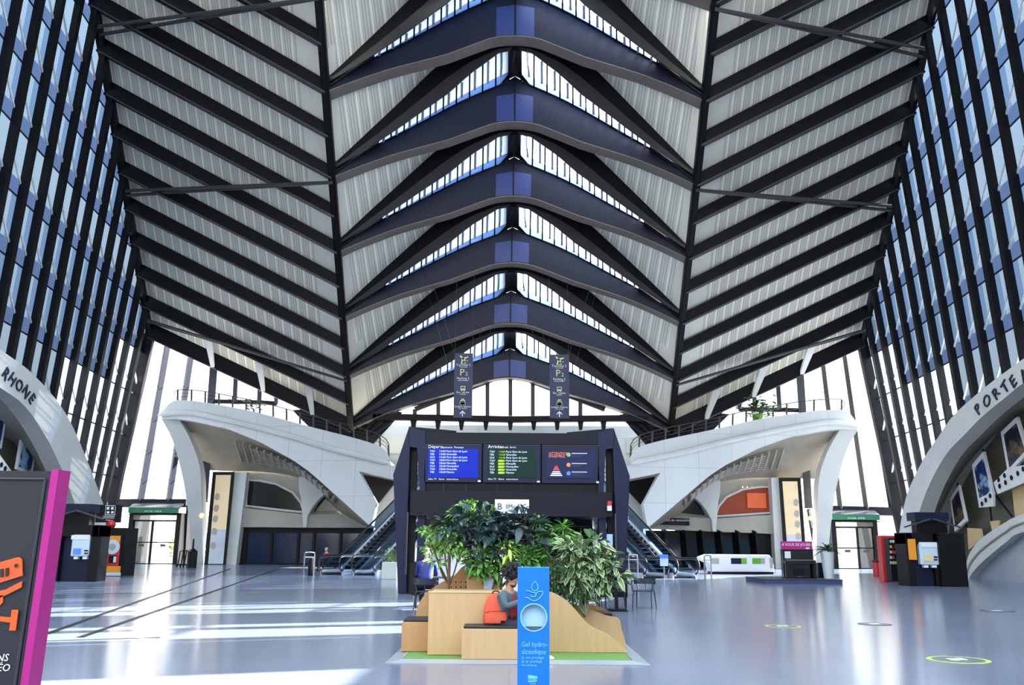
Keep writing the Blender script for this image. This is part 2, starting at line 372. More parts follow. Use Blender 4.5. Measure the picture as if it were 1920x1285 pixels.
for k in range(-1, 6):
    if k >= 0:
        t = thing('roof_truss', 'black V-shaped truss on the roof ridge, '+lab_b[k], 'roof truss', PY(*AX(k), YK(k)), 0, 'roof trusses along the central ridge')
    else:
        t = thing('roof_truss', 'black steel V-shaped roof truss directly above the nearest visible one', 'roof truss', NODE[-1](k), 0, 'roof trusses along the central ridge')
    g = MB(); up = MB(); st = MB(); fb = MB(); inr = MB(); tf_ = MB(); apx = MB()
    for sd in (-1, 1):
        A = []; B = []
        for s in SS:
            A.append(PY(*tp(TT, k, sd, s), YK(k))); B.append(PY(*tp(TF, k, sd, s), YK(k)))
        A = [a+V(0, 0, .25*max(0, min(1, (s-.55)/.2))) for a, s in zip(A, SS)]; g.slab(A, B, (0, .75, 0)); fb.slab([b+V(0, -.06, .0) for b in B], [b+V(0, .9, 0) for b in B], (0, 0, -.05))
        A = []; B = []; S2 = [x for x in SS]
        for s in S2:
            A.append(PY(*tp(TM, k, sd, s), memY(k, s))); B.append(PY(*tp(TG, k, sd, max(s, .03)), memY(k, s)))
        up.slab(A, B, (0, .35, .5))
        C1 = [b+V(0, -.06, -.02) for b in B]; C0 = [b.lerp(a, .42)+V(0, -.06, 0) for a, b in zip(A, B)]
        inr.slab(C0, C1, (0, .1, .02))
        tf_.tube([PY(*tp(TT, k, sd, s), YK(k)-.05) for s in SS[1:]], .09, 6)
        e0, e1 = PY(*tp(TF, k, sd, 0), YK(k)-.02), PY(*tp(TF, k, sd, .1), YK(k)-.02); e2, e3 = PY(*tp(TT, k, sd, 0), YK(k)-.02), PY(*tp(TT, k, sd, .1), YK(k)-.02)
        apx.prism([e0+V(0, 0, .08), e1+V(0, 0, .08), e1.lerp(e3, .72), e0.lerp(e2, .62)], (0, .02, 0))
        # strut between the panes
        a0 = PY(*tp(TG, k, sd, .0), memY(k, 0)); a1 = PY(*tp(TG, k, sd, .032), memY(k, 0))
        b0 = PY(*tp(TT, k, sd, .0), YK(k)); b1 = PY(*tp(TT, k, sd, .04), YK(k)); c1 = PY(*tp(TT, k, sd, .1), YK(k))
        m0 = a0.lerp(b0, .8); m1 = a1.lerp(b1, .8)
        st.slab([a0, m0, b0], [a1, m1, c1], (0, .1, .35))
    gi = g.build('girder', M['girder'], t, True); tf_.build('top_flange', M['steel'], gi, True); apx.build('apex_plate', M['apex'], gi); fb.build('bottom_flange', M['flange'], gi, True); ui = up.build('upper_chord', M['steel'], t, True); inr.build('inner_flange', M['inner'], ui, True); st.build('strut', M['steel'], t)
    cp = [PY(*tp(TG, k, -1, .04), memY(k, 0)), PY(*tp(TG, k, 1, .04), memY(k, 0)), PY(*tp(TT, k, 1, .075), YK(k)), PY(*tp(TT, k, -1, .075), YK(k))]
    c0 = PY(*tp(TG, k, 1, 0), memY(k, 0)); c2 = PY(*tp(TT, k, 1, 0), YK(k)); L_ = [cp[0]+V(0, -.5, .55), c0+V(0, -.5, .6), cp[1]+V(0, -.5, .55)]; R_ = [cp[3]+V(0, .5, .35), c2+V(0, .5, .45), cp[2]+V(0, .5, .35)]
    MB().slab(L_, R_, (0, .05, .08)).build('ridge_sun_seal', M['steel'], ui)  # unseen cover added to stop sun leaking through the apex gap
    # stiffener and small lamp under the apex
    ap = PY(*tp(TF, k, -1, 0), YK(k)); tp_ = PY(*tp(TT, k, -1, .0), YK(k))
    MB().bx(ap.x-.04, ap.x+.04, YK(k)-.06, YK(k), ap.z, tp_.z-.2).build('stiffener', M['steel'], gi)
    # skylight glazing, one window per side
    for sd in (-1, 1):
        ss = [.034+(.75-.034)*i/10 for i in range(11)]
        TP = [PY(*tp(TG, k, sd, s), memY(k, s)) for s in ss]; BT = [PY(*tp(TT, k, sd, s), YK(k)) for s in ss]
        up_ = Vector((0, .2, .25)); TP = [p+up_ for p in TP]; BT = [p+Vector((0, .1, -.12)) for p in BT]
        MI = [b.lerp(a, .32) for a, b in zip(TP, BT)]
        mb = MB().strip(TP, MI, 0); mb.strip(MI, BT, 1)
        wo = window(mb, [M['skyglass'], M['skyblue']], fix=False)
        bars = MB()
        for a, b in zip(TP, BT):
            bars.beam(a, b, .06, .09, (1, 0, 0))
        bars.build('glazing_bar', M['steel'], wo)
        bl = MB()  # strips paint the grey reflection beside each glazing bar
        for a, b in zip(TP[1:], BT[1:]): bl.beam(a+Vector((-sd*.3, 0, .1)), b.lerp(a, .3)+Vector((-sd*.3, 0, .1)), .14, .02, (0, -.7, .7))
        bl.build('reflection_strip', M['skybar'], wo)
    # white triangular lining between this truss and the one before it
    if k > -1:
        for sd in (-1, 1):
            A = []; B = []
            for i in range(23):
                s = i/22
                A.append(PY(*tp(TF, k-1, sd, s), YK(k-1)+.7)); B.append(PY(*tp(TM, k, sd, s), memY(k, s)+.1))
            mb = MB().strip(A, B)
            for i, p in enumerate(A+B): mb.uv[i] = (abs(p.x), 1.5 if abs(p.x) > 9.6+.35*k*.5 else 0)
            struct(mb.build('ceiling', M['line'], fix=False))
# ------------------------------------------------------------------ spine beams, rafters, wing ceilings
K0 = -3.0
for sd in (-1, 1):
    side = 'left' if sd < 0 else 'right'
    t = thing('spine_beam', 'long black steel beam running the length of the roof on the '+side+', where rafters meet trusses', 'beam', NODE[sd](5))
    a, b = NODE[sd](K0), NODE[sd](5)
    MB().beam(a, b, .42, .5).build('web', M['steel'], t)
    dx = Vector((.0, 0, -.33))
    MB().beam(a+dx, b+dx, .2, .16).build('lower_flange', M['steel'], t)
    e = MB().beam(EAVE[sd](K0), EAVE[sd](5), .4, .5).build('eave_beam', M['steel'])
    tag(e, 'long black steel beam along the '+side+' edge of the roof above the glass wall', 'beam')
    ks = [K0+.5*i for i in range(int((5-K0)*2)+1)]
    # ceiling of the wing, one surface
    mb = MB(); n = 9; idx = 0
    for i in range(len(ks)):
        sp_, ev = NODE[sd](ks[i])+Vector((0, 0, .45)), EAVE[sd](ks[i])+Vector((0, 0, .45))
        for j in range(n+1):
            mb.v.append(sp_.lerp(ev, j/n)); mb.uv[idx] = (j/n*14.6, 0); idx += 1
    for i in range(len(ks)-1):
        for j in range(n):
            mb.f.append([i*(n+1)+j, i*(n+1)+j+1, (i+1)*(n+1)+j+1, (i+1)*(n+1)+j]); mb.m.append(1 if j == 0 else 0)
    struct(mb.build('ceiling', [M['line'], mat('plain_white_lining_'+side, (226, 226, 214), .6)], fix=False))
    vis = [k for k in ks if k >= (0 if sd < 0 else 0)]
    for k in ks:
        sp_, ev = NODE[sd](k), EAVE[sd](k)
        i = int(round((5-k)*2))
        if k == 5: lab = 'thick black rafter of the %s roof wing above the end glazing' % side
        elif i > 13: lab = 'black rafter of the %s roof wing above the photo edge, %s past the visible ones' % (side, ORD[i-14])
        else: lab = '%s black rafter from the far end under the %s roof wing' % (FAR[i] if i else 'farthest', side)
        m = MB(); h = 1.05 if k == 5 else .8
        off = Vector((0, 0, .0))
        m.beam(ev+off, sp_+off, .34, h*1.15, w1=.28, h1=h*.85)
        o = thing('rafter', lab, 'rafter', ev.lerp(sp_, .5), 0, 'rafters of the '+side+' roof wing')
        m.build('web', M['steel'], o)
        MB().beam(ev+Vector((0, 0, -h*.6)), sp_+Vector((0, 0, -h*.45)), .5, .07).build('bottom_flange', M['steelg'], o)
# hanging white fins and diagonal bracing
for sd in (-1, 1):
    side = 'left' if sd < 0 else 'right'
    for k0, nm in ((-1.0, 'nearest'), (1.0, 'middle'), (4.0, 'farthest')):
        o = thing('roof_brace', '%s pair of thin grey bracing rods crossing the rafters of the %s roof wing' % (nm, side), 'bracing rods', NODE[sd](k0), 0, 'bracing rods under the roof wings')
        a = NODE[sd](k0)+Vector((0, 0, -.55)); b = EAVE[sd](k0+1.75 if k0 < 4 else 4.72)+Vector((0, 0, -.5))
        for q in (-.12, .12):
            MB().tube([a, b+Vector((0, q*3.2, 0))], .1, 6).build('rod', M['steelg'], o)
    for j, (f, nm) in enumerate(((.33, 'outermost'), (.58, 'middle'), (.82, 'innermost'))):
        p = EAVE[sd](5).lerp(NODE[sd](5), f)+Vector((0, -.25, .55)); q = EAVE[sd](4.6).lerp(NODE[sd](4.6), f-.035)+Vector((0, 0, .1))
        m = MB(); m.prism([p+Vector((-.16, 0, -1.1)), p+Vector((.12, 0, -1.1)), q+Vector((.5, 0, 0)), q+Vector((-.1, 0, 0))], (0, 0, .3))
        tag(m.build('ceiling_fin', M['white']), '%s small white tapered fin above the thick end rafter on the %s' % (nm, side), 'fin', 'white fins above the end rafters')
# ================================================================== SIDE WALLS, ARCHES
def PP(px, py, p0, n):
    d = ray(px, py); o = Vector((0, 0, 1.6)); n = Vector(n); return o+d*((Vector(p0)-o).dot(n)/d.dot(n))
def sidepane(name, tint, gl): return glass(name, tint, gl, .05)
M['gdark'] = sidepane('dark_louvre_tint_glass', (54, 66, 88), .06)  # pane tints carry the dark and pale of shaded louvres outside
M['gmid'] = sidepane('mid_louvre_tint_glass', (66, 82, 102), .06)
M['glite'] = sidepane('pale_louvre_tint_glass', (94, 105, 115), .06)
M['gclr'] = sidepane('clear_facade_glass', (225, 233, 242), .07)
archO = {-1: [(0, 655), (60, 700), (120, 770), (160, 855), (195, 950), (213, 1020), (221, 1066)],
         1: [(1920, 672), (1850, 724), (1789, 778), (1759, 820), (1730, 864), (1700, 929), (1686, 1000), (1678, 1068)]}
archI = {-1: [(0, 727), (50, 766), (92, 830), (122, 895), (142, 950), (160, 1010), (172, 1072)],
         1: [(1920, 718), (1892, 740), (1842, 781), (1804, 820), (1774, 852), (1744, 906), (1724, 959), (1712, 1015), (1705, 1072)]}
archB = {1: [(1920, 772), (1904, 781), (1842, 842), (1795, 906), (1770, 959), (1752, 1010), (1742, 1066)]}
archB[-1] = [(0, 815), (40, 850), (75, 900), (100, 950), (118, 1000), (130, 1066)]
XA = 24.0
ARCH = {}
def yz(pts, X, ext):
    L = [PX(a, b, X) for a, b in pts]; L[-1].z = 0
    e = [Vector((X, y, z)) for y, z in ext]
    return smooth_curve(e+L, 6)
for sd in (-1, 1):
    side = 'left' if sd < 0 else 'right'; X = sd*XA
    o0 = PX(*archO[sd][0], X); i0 = PX(*archI[sd][0], X); b0 = PX(*archB[sd][0], sd*27.0)
    O = yz(archO[sd], X, [(10, 14.0), (26, 13.8), (34, o0.z+1.3)])
    I = yz(archI[sd], X, [(10, 12.0), (24, 11.8), (32, i0.z+1.5)])
    B = yz(archB[sd], sd*27.0, [(10, 11.0), (24, 10.8), (34, b0.z+1.2)])
    def even(L, n=60):
        d = [0]
        for a, b in zip(L, L[1:]): d.append(d[-1]+(b-a).length)
        out = []
        for i in range(n+1):
            q = d[-1]*i/n; j = min(len(L)-2, max(0, int(np.searchsorted(d, q))-1)); f = (q-d[j])/max(1e-6, d[j+1]-d[j])
            out.append(L[j].lerp(L[j+1], min(1, max(0, f))))
        return out
    O, I, B = even(O), even(I), even(B)
    ARCH[sd] = (O, I, B)
    t = thing('concrete_arch', 'huge curved pale concrete arch with raised lettering along the %s wall' % side, 'arch', (X, O[-1].y, 0))
    MB().slab(O, I, (sd*.9, 0, 0)).build('arch_face', M['conc'], t, True)
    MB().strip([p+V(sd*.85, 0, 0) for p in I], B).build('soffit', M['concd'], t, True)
    # lettering on the face
    word = 'RHONE' if sd < 0 else 'PORTE A'
    pts = [(4, 703), (16, 711), (28, 722), (40, 733), (52, 744)] if sd < 0 else [(1838, 762), (1855, 747), (1872, 733), (1889, 722), (1904, 712), None, (1925, 699)]
    ang = [-.62, -.66, -.70, -.74, -.78] if sd < 0 else [.74, .70, .66, .62, .58, 0, .54]
    if sd < 0: pts = [(6, 697), (18, 707), (31, 718), (44, 730), (55, 742)]
    for ch, p, a in zip(word, pts, ang):
        if p is None: continue
        q = PX(p[0], p[1]+12, X-sd*.03)
        # facing the hall (towards -X on the right): text x axis runs along Y
        up = Vector((0, math.sin(a)*(1 if sd > 0 else -1)*-1, math.cos(a)))
        if sd > 0: xa = Vector((0, -math.cos(a), math.sin(a)))
        else: xa = Vector((0, math.cos(a), math.sin(a)))
        nrm = Vector((-sd, 0, 0)); ya = nrm.cross(xa)
        R = Matrix((xa, ya, nrm)).transposed()
        text('letter', ch, .85, q, M['steel2'], t, R, ext=.04, sx=.9 if sd < 0 else 1.1)
    # infill wall behind the arch
    wl = MB(); fl_ = [Vector((p.x, p.y, 0)) for p in B]
    wl.slab(B, fl_, (sd*.3, 0, 0))
    wl.build('wall_'+side, mat('dim_olive_wall_'+side, (112, 110, 94), .5, 0, .2, .5), origin=(sd*27, 40, 0))
    struct(bpy.data.objects['wall_'+side])
    if sd > 0: struct(MB().bx(24.2, 27.2, -11.9, 9.9, 0, 14.0).build('wall_right_near', M['conc'], origin=(25, 0, 0)))
    else: struct(MB().bx(-27.2, -24.2, -11.9, 9.9, 0, 14.0).build('wall_left_near', M['conc'], origin=(-25, 0, 0)))
    # closing ledge between arch and glass
    struct(MB().strip([p+V(sd*.8, 0, -.05) for p in O], [Vector((sd*28.5, p.y, max(p.z-.3, 0))) for p in O]).build('trim_ledge_'+side, M['conc'], fix=False))
    # ---- glass wall bays, from far to near
    def zb(Y):
        if Y >= O[-1].y: return 0.0
        return max(0, interp(sorted((p.y, p.z) for p in O), Y))
    ks = [5-.5*i for i in range(17)]; ymin = 0
    def line(k, z):
        e = EAVE[sd](k); return Vector((e.x+sd*2.2*(e.z-z)/max(8, e.z), e.y+.15*(e.z-z)/10, z))
    for i in range(len(ks)-1):
        ka, kb = ks[i], ks[i+1]
        ea, eb = EAVE[sd](ka), EAVE[sd](kb)
        za, zb_ = zb(ea.y), zb(eb.y)
        per = 3.05; mb = MB(); mm = []
        near = sd > 0 and EAVE[sd](ka).y < 36
        n = int(eb.z/per)+2
        def cell(u0, u1, z0, z1, mi):
            def pt(u, z):
                zl = za+(zb_-za)*u; zt = ea.z+(eb.z-ea.z)*u; z = min(max(z, zl), zt)
                return line(ka, z).lerp(line(kb, z), u)
            P_ = [pt(u0, z0), pt(u1, z0), pt(u1, z1), pt(u0, z1)]
            if (P_[2]-P_[1]).length+(P_[3]-P_[0]).length < .02: return
            mb.add(P_, [(0, 1, 2, 3)], mi)
        clr = 7.0+max(0, (ea.y-46)*.42) if not near else 99
        for r in range(n):
            z0 = r*per+(ka*0.0); z1 = z0+per
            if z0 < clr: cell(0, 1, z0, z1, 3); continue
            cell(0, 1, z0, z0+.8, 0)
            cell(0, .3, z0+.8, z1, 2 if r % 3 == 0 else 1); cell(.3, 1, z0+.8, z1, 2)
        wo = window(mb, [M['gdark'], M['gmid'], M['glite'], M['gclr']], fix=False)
        # the steel mullion at the near edge of this bay, with its pale inner strip
        pm = MB(); a, b = line(kb, eb.z+.1), line(kb, max(zb_-.2, 0))
        inn = Vector((-sd*.17, 0, 0))
        pm.beam(a+inn, b+inn, .2, .3, (1, 0, 0)); pm.build('mullion', M['steel'], wo)
        MB().beam(a+inn*2.15, b+inn*2.15, .34, .1, (1, 0, 0)).build('mullion_flange', M['steel'], wo)
        if i == 0:
            a, b = line(5, ea.z+.1), line(5, 0)
            MB().beam(a+inn, b+inn, .4, .7, (1, 0, 0)).build('corner_post', M['steel'], wo)
        rd = MB()
        for r in range(n):
            z0 = r*per+.6
            if z0 > max(za, 3) and z0+1.7 < min(ea.z, eb.z):
                rd.tube([line(kb, z0+1.7)+inn*.3, line(ka, z0)+inn*.3], .06, 5)
        if rd.v: rd.build('tie_rod', M['whitem'], wo)
        tr = MB()
        for r in range(n):
            z0 = r*per
            if z0 > max(za, zb_)+.3 and z0 < min(ea.z, eb.z) and z0 > 6:
                tr.beam(line(ka, z0), line(kb, z0), .05, .08)
        if tr.v: tr.build('transom', M['steel2'], wo)
# near end of the hall, unseen; its low wall is added to block haze
struct(MB().bx(-27.2, 27.2, -12.4, -12, 0, 11).build('wall_haze_blocker', mat('haze_blocker_grey', (120, 120, 118), .8), origin=(0, -12.2, 0)))
kz = NODE[-1](K0).z+1.2; ky = NODE[-1](K0).y
for sd in (-1, 1):
    side = 'left' if sd < 0 else 'right'
    struct(MB().bx(sd*9, sd*27, -12, ky, 36.2, 36.5).build('ceiling', mat('pale_lining_'+side, (205, 205, 196), .7), origin=(0, 0, 36)))
    for i in range(10):
        y0 = -11.5+i*4.2; wo = window(MB().add([(sd*25.8, y0, 14.0), (sd*25.8, y0+4.2, 14.0), (sd*25.0, y0+4.2, 36.2), (sd*25.0, y0, 36.2)], [(0, 1, 2, 3)]), M['gclr' if sd > 0 else 'glite'], fix=False)
        b = MB()
        for q in (0, 2.1): b.beam((sd*25.6, y0+q, 14.0), (sd*24.8, y0+q, 36.2), .26, .8, (1, 0, 0))
        b.build('mullion', M['steel'], wo)
        b = MB()
        for q in range(1, 7): b.beam((sd*(25.7-.04*q*3), y0, 14.0+q*3.1), (sd*(25.7-.04*q*3), y0+4.2, 14.0+q*3.1), .12, .12)
        b.build('transom', M['steel'], wo)
# unseen panels added along the upper right wall to cut the sun into bands
for y0, y1 in ((14.0, 16.5), (22.7, 26.2), (29.6, 32.6), (37.0, 38.2)):
    struct(MB().bx(26.1, 26.5, y0, y1, 12, 33).build('wall_sun_blocker', M['conc'], origin=(26, y0, 12)))
# ---- things on the infill walls
def quadslab(c, X, off, name, m, parent=None, **kw):
    return MB().prism([PX(a, b, X) for a, b in c], off).build(name, m, parent, **kw)
def shrink(c, f):
    cx = sum(p[0] for p in c)/len(c); cy = sum(p[1] for p in c)/len(c)
    return [(cx+(x-cx)*f, cy+(y-cy)*f) for x, y in c]
def poster_mat(name, cols):
    m = bpy.data.materials.new(name); m.use_nodes = True; t = m.node_tree; b = t.nodes['Principled BSDF']
    c = t.nodes.new('ShaderNodeTexCoord'); n = t.nodes.new('ShaderNodeTexNoise'); n.inputs['Scale'].default_value = 1.3; n.inputs['Detail'].default_value = 3
    r = t.nodes.new('ShaderNodeValToRGB'); t.links.new(c.outputs['Object'], n.inputs['Vector']); t.links.new(n.outputs['Fac'], r.inputs[0]); t.links.new(r.outputs[0], b.inputs['Base Color'])
    r.color_ramp.elements[0].position = .38; r.color_ramp.elements[1].position = .62
    r.color_ramp.elements[0].color = lin(cols[0]); r.color_ramp.elements[1].color = lin(cols[1])
    e = r.color_ramp.elements.new(.5); e.color = lin(cols[2]); b.inputs['Roughness'].default_value = .2
    return m
M['post1'] = poster_mat('poster_blue_photograph', ((20, 50, 120), (150, 190, 230), (40, 40, 48)))
M['post2'] = poster_mat('poster_dark_photograph', ((22, 24, 34), (120, 84, 52), (40, 50, 58)))
for sd, X, L in ((1, 26.0, [([(1781, 935), (1797, 910), (1811, 977), (1790, 998)], 'smallest, lowest white-framed poster leaning under the right arch, beside the ticket machine', 'post2'),
                  ([(1822, 872), (1843, 847), (1861, 926), (1836, 953)], 'middle white-framed poster of blue sky over a dark scene, leaning under the right arch', 'post1'),
                  ([(1876, 810), (1906, 782), (1927, 850), (1890, 890)], 'largest, highest white-framed poster with a dark city picture, cut by the photo edge', 'post2')]),
                 (-1, -26.0, [([(42, 822), (67, 850), (60, 895), (32, 880)], 'white-framed dark blue poster leaning under the left arch above the magenta-edged sign', 'post1'),
                  ([(-14, 762), (11, 790), (3, 842), (-22, 822)], 'white-framed bright blue poster under the left arch, cut by the left photo edge', 'post1')])):
    for c, lab, pm_ in L:
        t = thing('framed_poster', lab, 'poster', PX(*c[0], X), 0, 'posters under the side arches')
        quadslab(c, X, (sd*.15, 0, 0), 'frame', M['white'], t); quadslab(shrink(c, .76), X-sd*.04, (sd*.05, 0, 0), 'picture', M[pm_], t)
M['perf'] = mat('white_perforated_panel', (226, 228, 226), .5)
def perf(c, X, sd, holes, lab, cat='panel'):
    t = thing('perforated_panel', lab, cat, PX(*c[0], X), 0, 'white perforated panels under the side arches')
    quadslab(c, X, (sd*.12, 0, 0), 'panel', M['perf'], t)
    h = MB()
    for a, b in holes:
        p = PX(a, b, X-sd*.03)
        h.add([p+Vector((0, .14*math.cos(q*math.pi/4), .14*math.sin(q*math.pi/4))) for q in range(8)], [tuple(range(8))])
    h.build('hole', M['black'], t, fix=False)['kind'] = 'stuff'
perf([(1835, 935), (1862, 922), (1862, 950), (1835, 952)], 25.9, 1, [(1841, 945), (1848, 938), (1856, 930)], 'small white perforated panel below the middle poster of the right arch')
perf([(1863, 905), (1890, 878), (1922, 872), (1922, 905), (1870, 927)], 25.8, 1, [(1872, 900), (1883, 892), (1874, 912), (1885, 905), (1896, 896), (1908, 888), (1918, 880)], 'large white perforated panel below the highest poster of the right arch')
perf([(-2, 850), (22, 884), (-2, 884)], -25.8, -1, [(3, 872), (10, 879)], 'white perforated triangular panel at the left photo edge above the magenta sign')
M['beige'] = mat('lit_beige_board', (214, 186, 140), .6)
for c, lab in (([(1897, 914), (1921, 908), (1921, 964), (1903, 970)], 'tall beige board with an oval hole, at the right photo edge'), ([(1813, 990), (1838, 992), (1842, 1010), (1816, 1032)], 'low beige board just right of the black ticket machine'),
               ([(1856, 978), (1872, 976), (1872, 990), (1860, 996)], 'small beige board between two olive panels under the right arch')):
    tag(quadslab(c, 26.3, (.1, 0, 0), 'beige_board', M['beige']), lab, 'board')
m = MB()
for a, b in (((1843, 842), (1862, 1000)), ((1795, 906), (1822, 1035)), ((1904, 781), (1921, 900)), ((1868, 930), (1902, 975))):
    p, q = PX(*a, 26.6), PX(*b, 26.6); m.beam(p, q, .08, .08)
struct(m.build('trim_1', M['steel2']))
# lower curved lip with pale panel, right wall
LO = smooth_curve([PX(a, b, 23.6) for a, b in ((1808, 1085), (1815, 1045), (1830, 1020), (1848, 1004), (1883, 981), (1921, 963))]+[Vector((23.6, 34, 4.2)), Vector((23.6, 26, 5.2))], 6)
LI = smooth_curve([PX(a, b, 23.6) for a, b in ((1816, 1088), (1822, 1076), (1838, 1058), (1858, 1040), (1888, 1016), (1921, 997))]+[Vector((23.6, 34, 3.2)), Vector((23.6, 26, 4.1))], 6)
t = thing('concrete_lip', 'low curved concrete rim rising from the floor at the right photo edge', 'concrete rim', (23.6, LO[0].y, 0))
MB().slab(LO, LI, (.8, 0, 0)).build('rim', M['conc'], t, True)
LG = [a.lerp(b, .5)+V(-.04, 0, 0) for a, b in zip(LO, LI)]
MB().tube(LG, .05, 6).build('groove_moulding', M['concd'], t)
MB().slab([p+V(.4, 0, 0) for p in LI], [Vector((24.0, p.y, 0)) for p in LI], (.1, 0, 0)).build('inset_panel', mat('pale_blue_grey_panel', (150, 160, 172), .18), t)
# ================================================================== FAR END
FN = Vector((0, 17.0, 2.2)).normalized(); FP = Vector((0, 67.3, 0))
def PF(a, b, off=0): return PP(a, b, FP+FN*(-off), FN)
MU = {-1: [((274, 634), (214, 945), .5), ((314, 655), (263, 942), .34), ((358, 675), (316, 942), .34), ((401, 695), (382, 942), .55)],
      1: [((1624, 650), (1676, 958), .5), ((1584, 668), (1626, 955), .34), ((1544, 688), (1577, 955), .34), ((1500, 710), (1516, 953), .55)]}
def cut(p, q, y):
    f = (y-p[1])/(q[1]-p[1]); return (p[0]+(q[0]-p[0])*f, y)
for sd in (-1, 1):
    side = 'left' if sd < 0 else 'right'; L = MU[sd]
    for i in range(3):
        (a, b, _), (c, d, _) = L[i], L[i+1]
        pts = [PF(a[0], a[1]-8), PF(c[0], c[1]-8), PF(*d), PF(*b)]
        wo = window(MB().add(pts, [(0, 1, 2, 3)]), M['clear'], fix=False)
        if i == 0: MB().beam(PF(a[0], a[1]-8), PF(*b), .5, .5).build('mullion', M['steel'], wo)
        MB().beam(PF(c[0], c[1]-8), PF(*d), L[i+1][2], .4).build('mullion', M['steelg'] if sd > 0 else M['steel2'], wo)
        tr = MB()
        for y in (725, 785, 845, 900):
            yy = y+(12 if sd > 0 else 0); p, q = cut(a, b, yy), cut(c, d, yy); tr.beam(PF(*p), PF(*q), .03, .04)
        tr.build('glazing_joint', M['steelg'], wo)
    # small panes right of the thick post, above the sill
    if sd < 0: S = [((401, 695), (399, 753)), ((443, 718), (441, 754)), ((488, 738), (487, 755)), ((520, 752), (520, 757))]
    else: S = [((1500, 712), (1504, 770)), ((1459, 732), (1462, 769)), ((1415, 752), (1417, 768)), ((1385, 764), (1385, 768))]
    for i in range(3):
        (a, b), (c, d) = S[i], S[i+1]
        wo = window(MB().add([PF(a[0], a[1]-8), PF(c[0], c[1]-8), PF(*d), PF(*b)], [(0, 1, 2, 3)]), M['clear'], fix=False)
        MB().beam(PF(c[0], c[1]-8), PF(*d), .32, .4).build('mullion', M['steel2'], wo)
        MB().beam(PF(*b), PF(*d), .3, .3).build('sill', M['steel'], wo)
    # beam over the door
    y = 944 if sd < 0 else 958
    a, b = ((212, y), (350, y)) if sd < 0 else ((1548, y-2), (1682, y+2))
    struct(MB().beam(PF(*a), PF(*b), .4, .6).build('trim_door_beam_'+side, M['navy2']))
    # low glazing beside the door
    q = [(208, 948), (240, 948), (236, 1062), (200, 1062)] if sd < 0 else [(1650, 962), (1682, 962), (1700, 1072), (1655, 1072)]
    pts = [PF(*p) for p in q]; pts[2].z = pts[3].z = 0
    wo = window(MB().add(pts, [(0, 1, 2, 3)]), M['clear'], fix=False)
    q = [(352, 948), (385, 948), (385, 1062), (345, 1062)] if sd < 0 else [(1516, 955), (1560, 960), (1565, 1070), (1535, 1070)]
    pts = [PF(*p) for p in q]; pts[2].z = pts[3].z = 0
    wo = window(MB().add(pts, [(0, 1, 2, 3)]), M['clear'], fix=False)
    tf = MB(); tf.beam(PF(*q[0]), PF(*q[3]), .14, .3); tf.build('mullion', M['steel'], wo)
# gable window under the farthest truss
GX = [778, 822, 868, 914, 957, 999, 1046, 1088, 1134]
def gtop(x): return 703+abs(x-957)*.385+(0 if x < 957 else 1)
for i in range(8):
    a, b = GX[i], GX[i+1]
    pts = [PY(a, gtop(a)-4, 64.9), PY(b, gtop(b)-4, 64.9), PY(b, 780, 64.9), PY(a, 780, 64.9)]
    wo = window(MB().add(pts, [(0, 1, 2, 3)]), M['clear'], fix=False)
    MB().beam(pts[0], pts[3], .22 if i != 4 else .3, .3).build('mullion', M['steelg'], wo)
    MB().beam(pts[0], pts[1], .2, .36).build('head_frame', M['steelg'], wo)
sl = thing('sill_beam', 'black steel beam with tapered teeth hanging under the gable window', 'beam', PY(957, 790, 64.6))
pl = [PY(x, y, 64.3) for x, y in ((700, 783), (760, 783), (860, 785), (957, 787), (1050, 786), (1160, 785), (1215, 787))]
m = MB()
for a, b in zip(pl, pl[1:]): m.beam(a, b, .6, .42)
m.build('beam', M['steel'], sl)
for x in (775, 821, 865, 911, 957, 1001, 1045, 1089, 1132):
    a = PY(x, 789, 64.2); MB().prism([a+V(-.24, 0, .1), a+V(.24, 0, .1), a+V(.1, 0, -.66), a+V(-.1, 0, -.66)], (0, .5, 0)).build('tooth', M['steel'], sl)
# infill around the gable, black blades where the beams land
for sd in (-1, 1):
    side = 'left' if sd < 0 else 'right'; n5 = NODE[sd](5)
    t = thing('blade_fan', 'fan of black steel blades round the foot of the %s spine beam' % side, 'steel blades', n5+V(0, .5, -1))
    for i in range(6):
        MB().beam(n5+V(sd*(.3+.75*i), .5, 1.5-.0*i), n5+V(sd*.2, .6, -.45-.25*i), .1, .22).build('blade', M['steel'], t)
        MB().beam(n5+V(-sd*(.3+.6*i), .5, 1.35-.12*i), n5+V(-sd*.2, .6, -.45-.25*i), .1, .22).build('blade', M['steel'], t)
    MB().prism([n5+V(sd*4.6, 1.0, 1.25), n5+V(sd*.0, 1.0, 1.7), n5+V(-sd*3.6, 1.0, 1.15), n5+V(-sd*1.2, 1.0, -1.6), n5+V(sd*1.6, 1.0, -1.6)], (0, .15, 0)).build('backing_panel', M['navy2'], t)
# post from the end of each spine beam
    tag(MB().beam(n5+V(0, -.1, .3), n5+V(0, -.1, -2.2), .5, .5).build('post', M['steel']), 'short black post under the far end of the %s spine beam' % side, 'post')
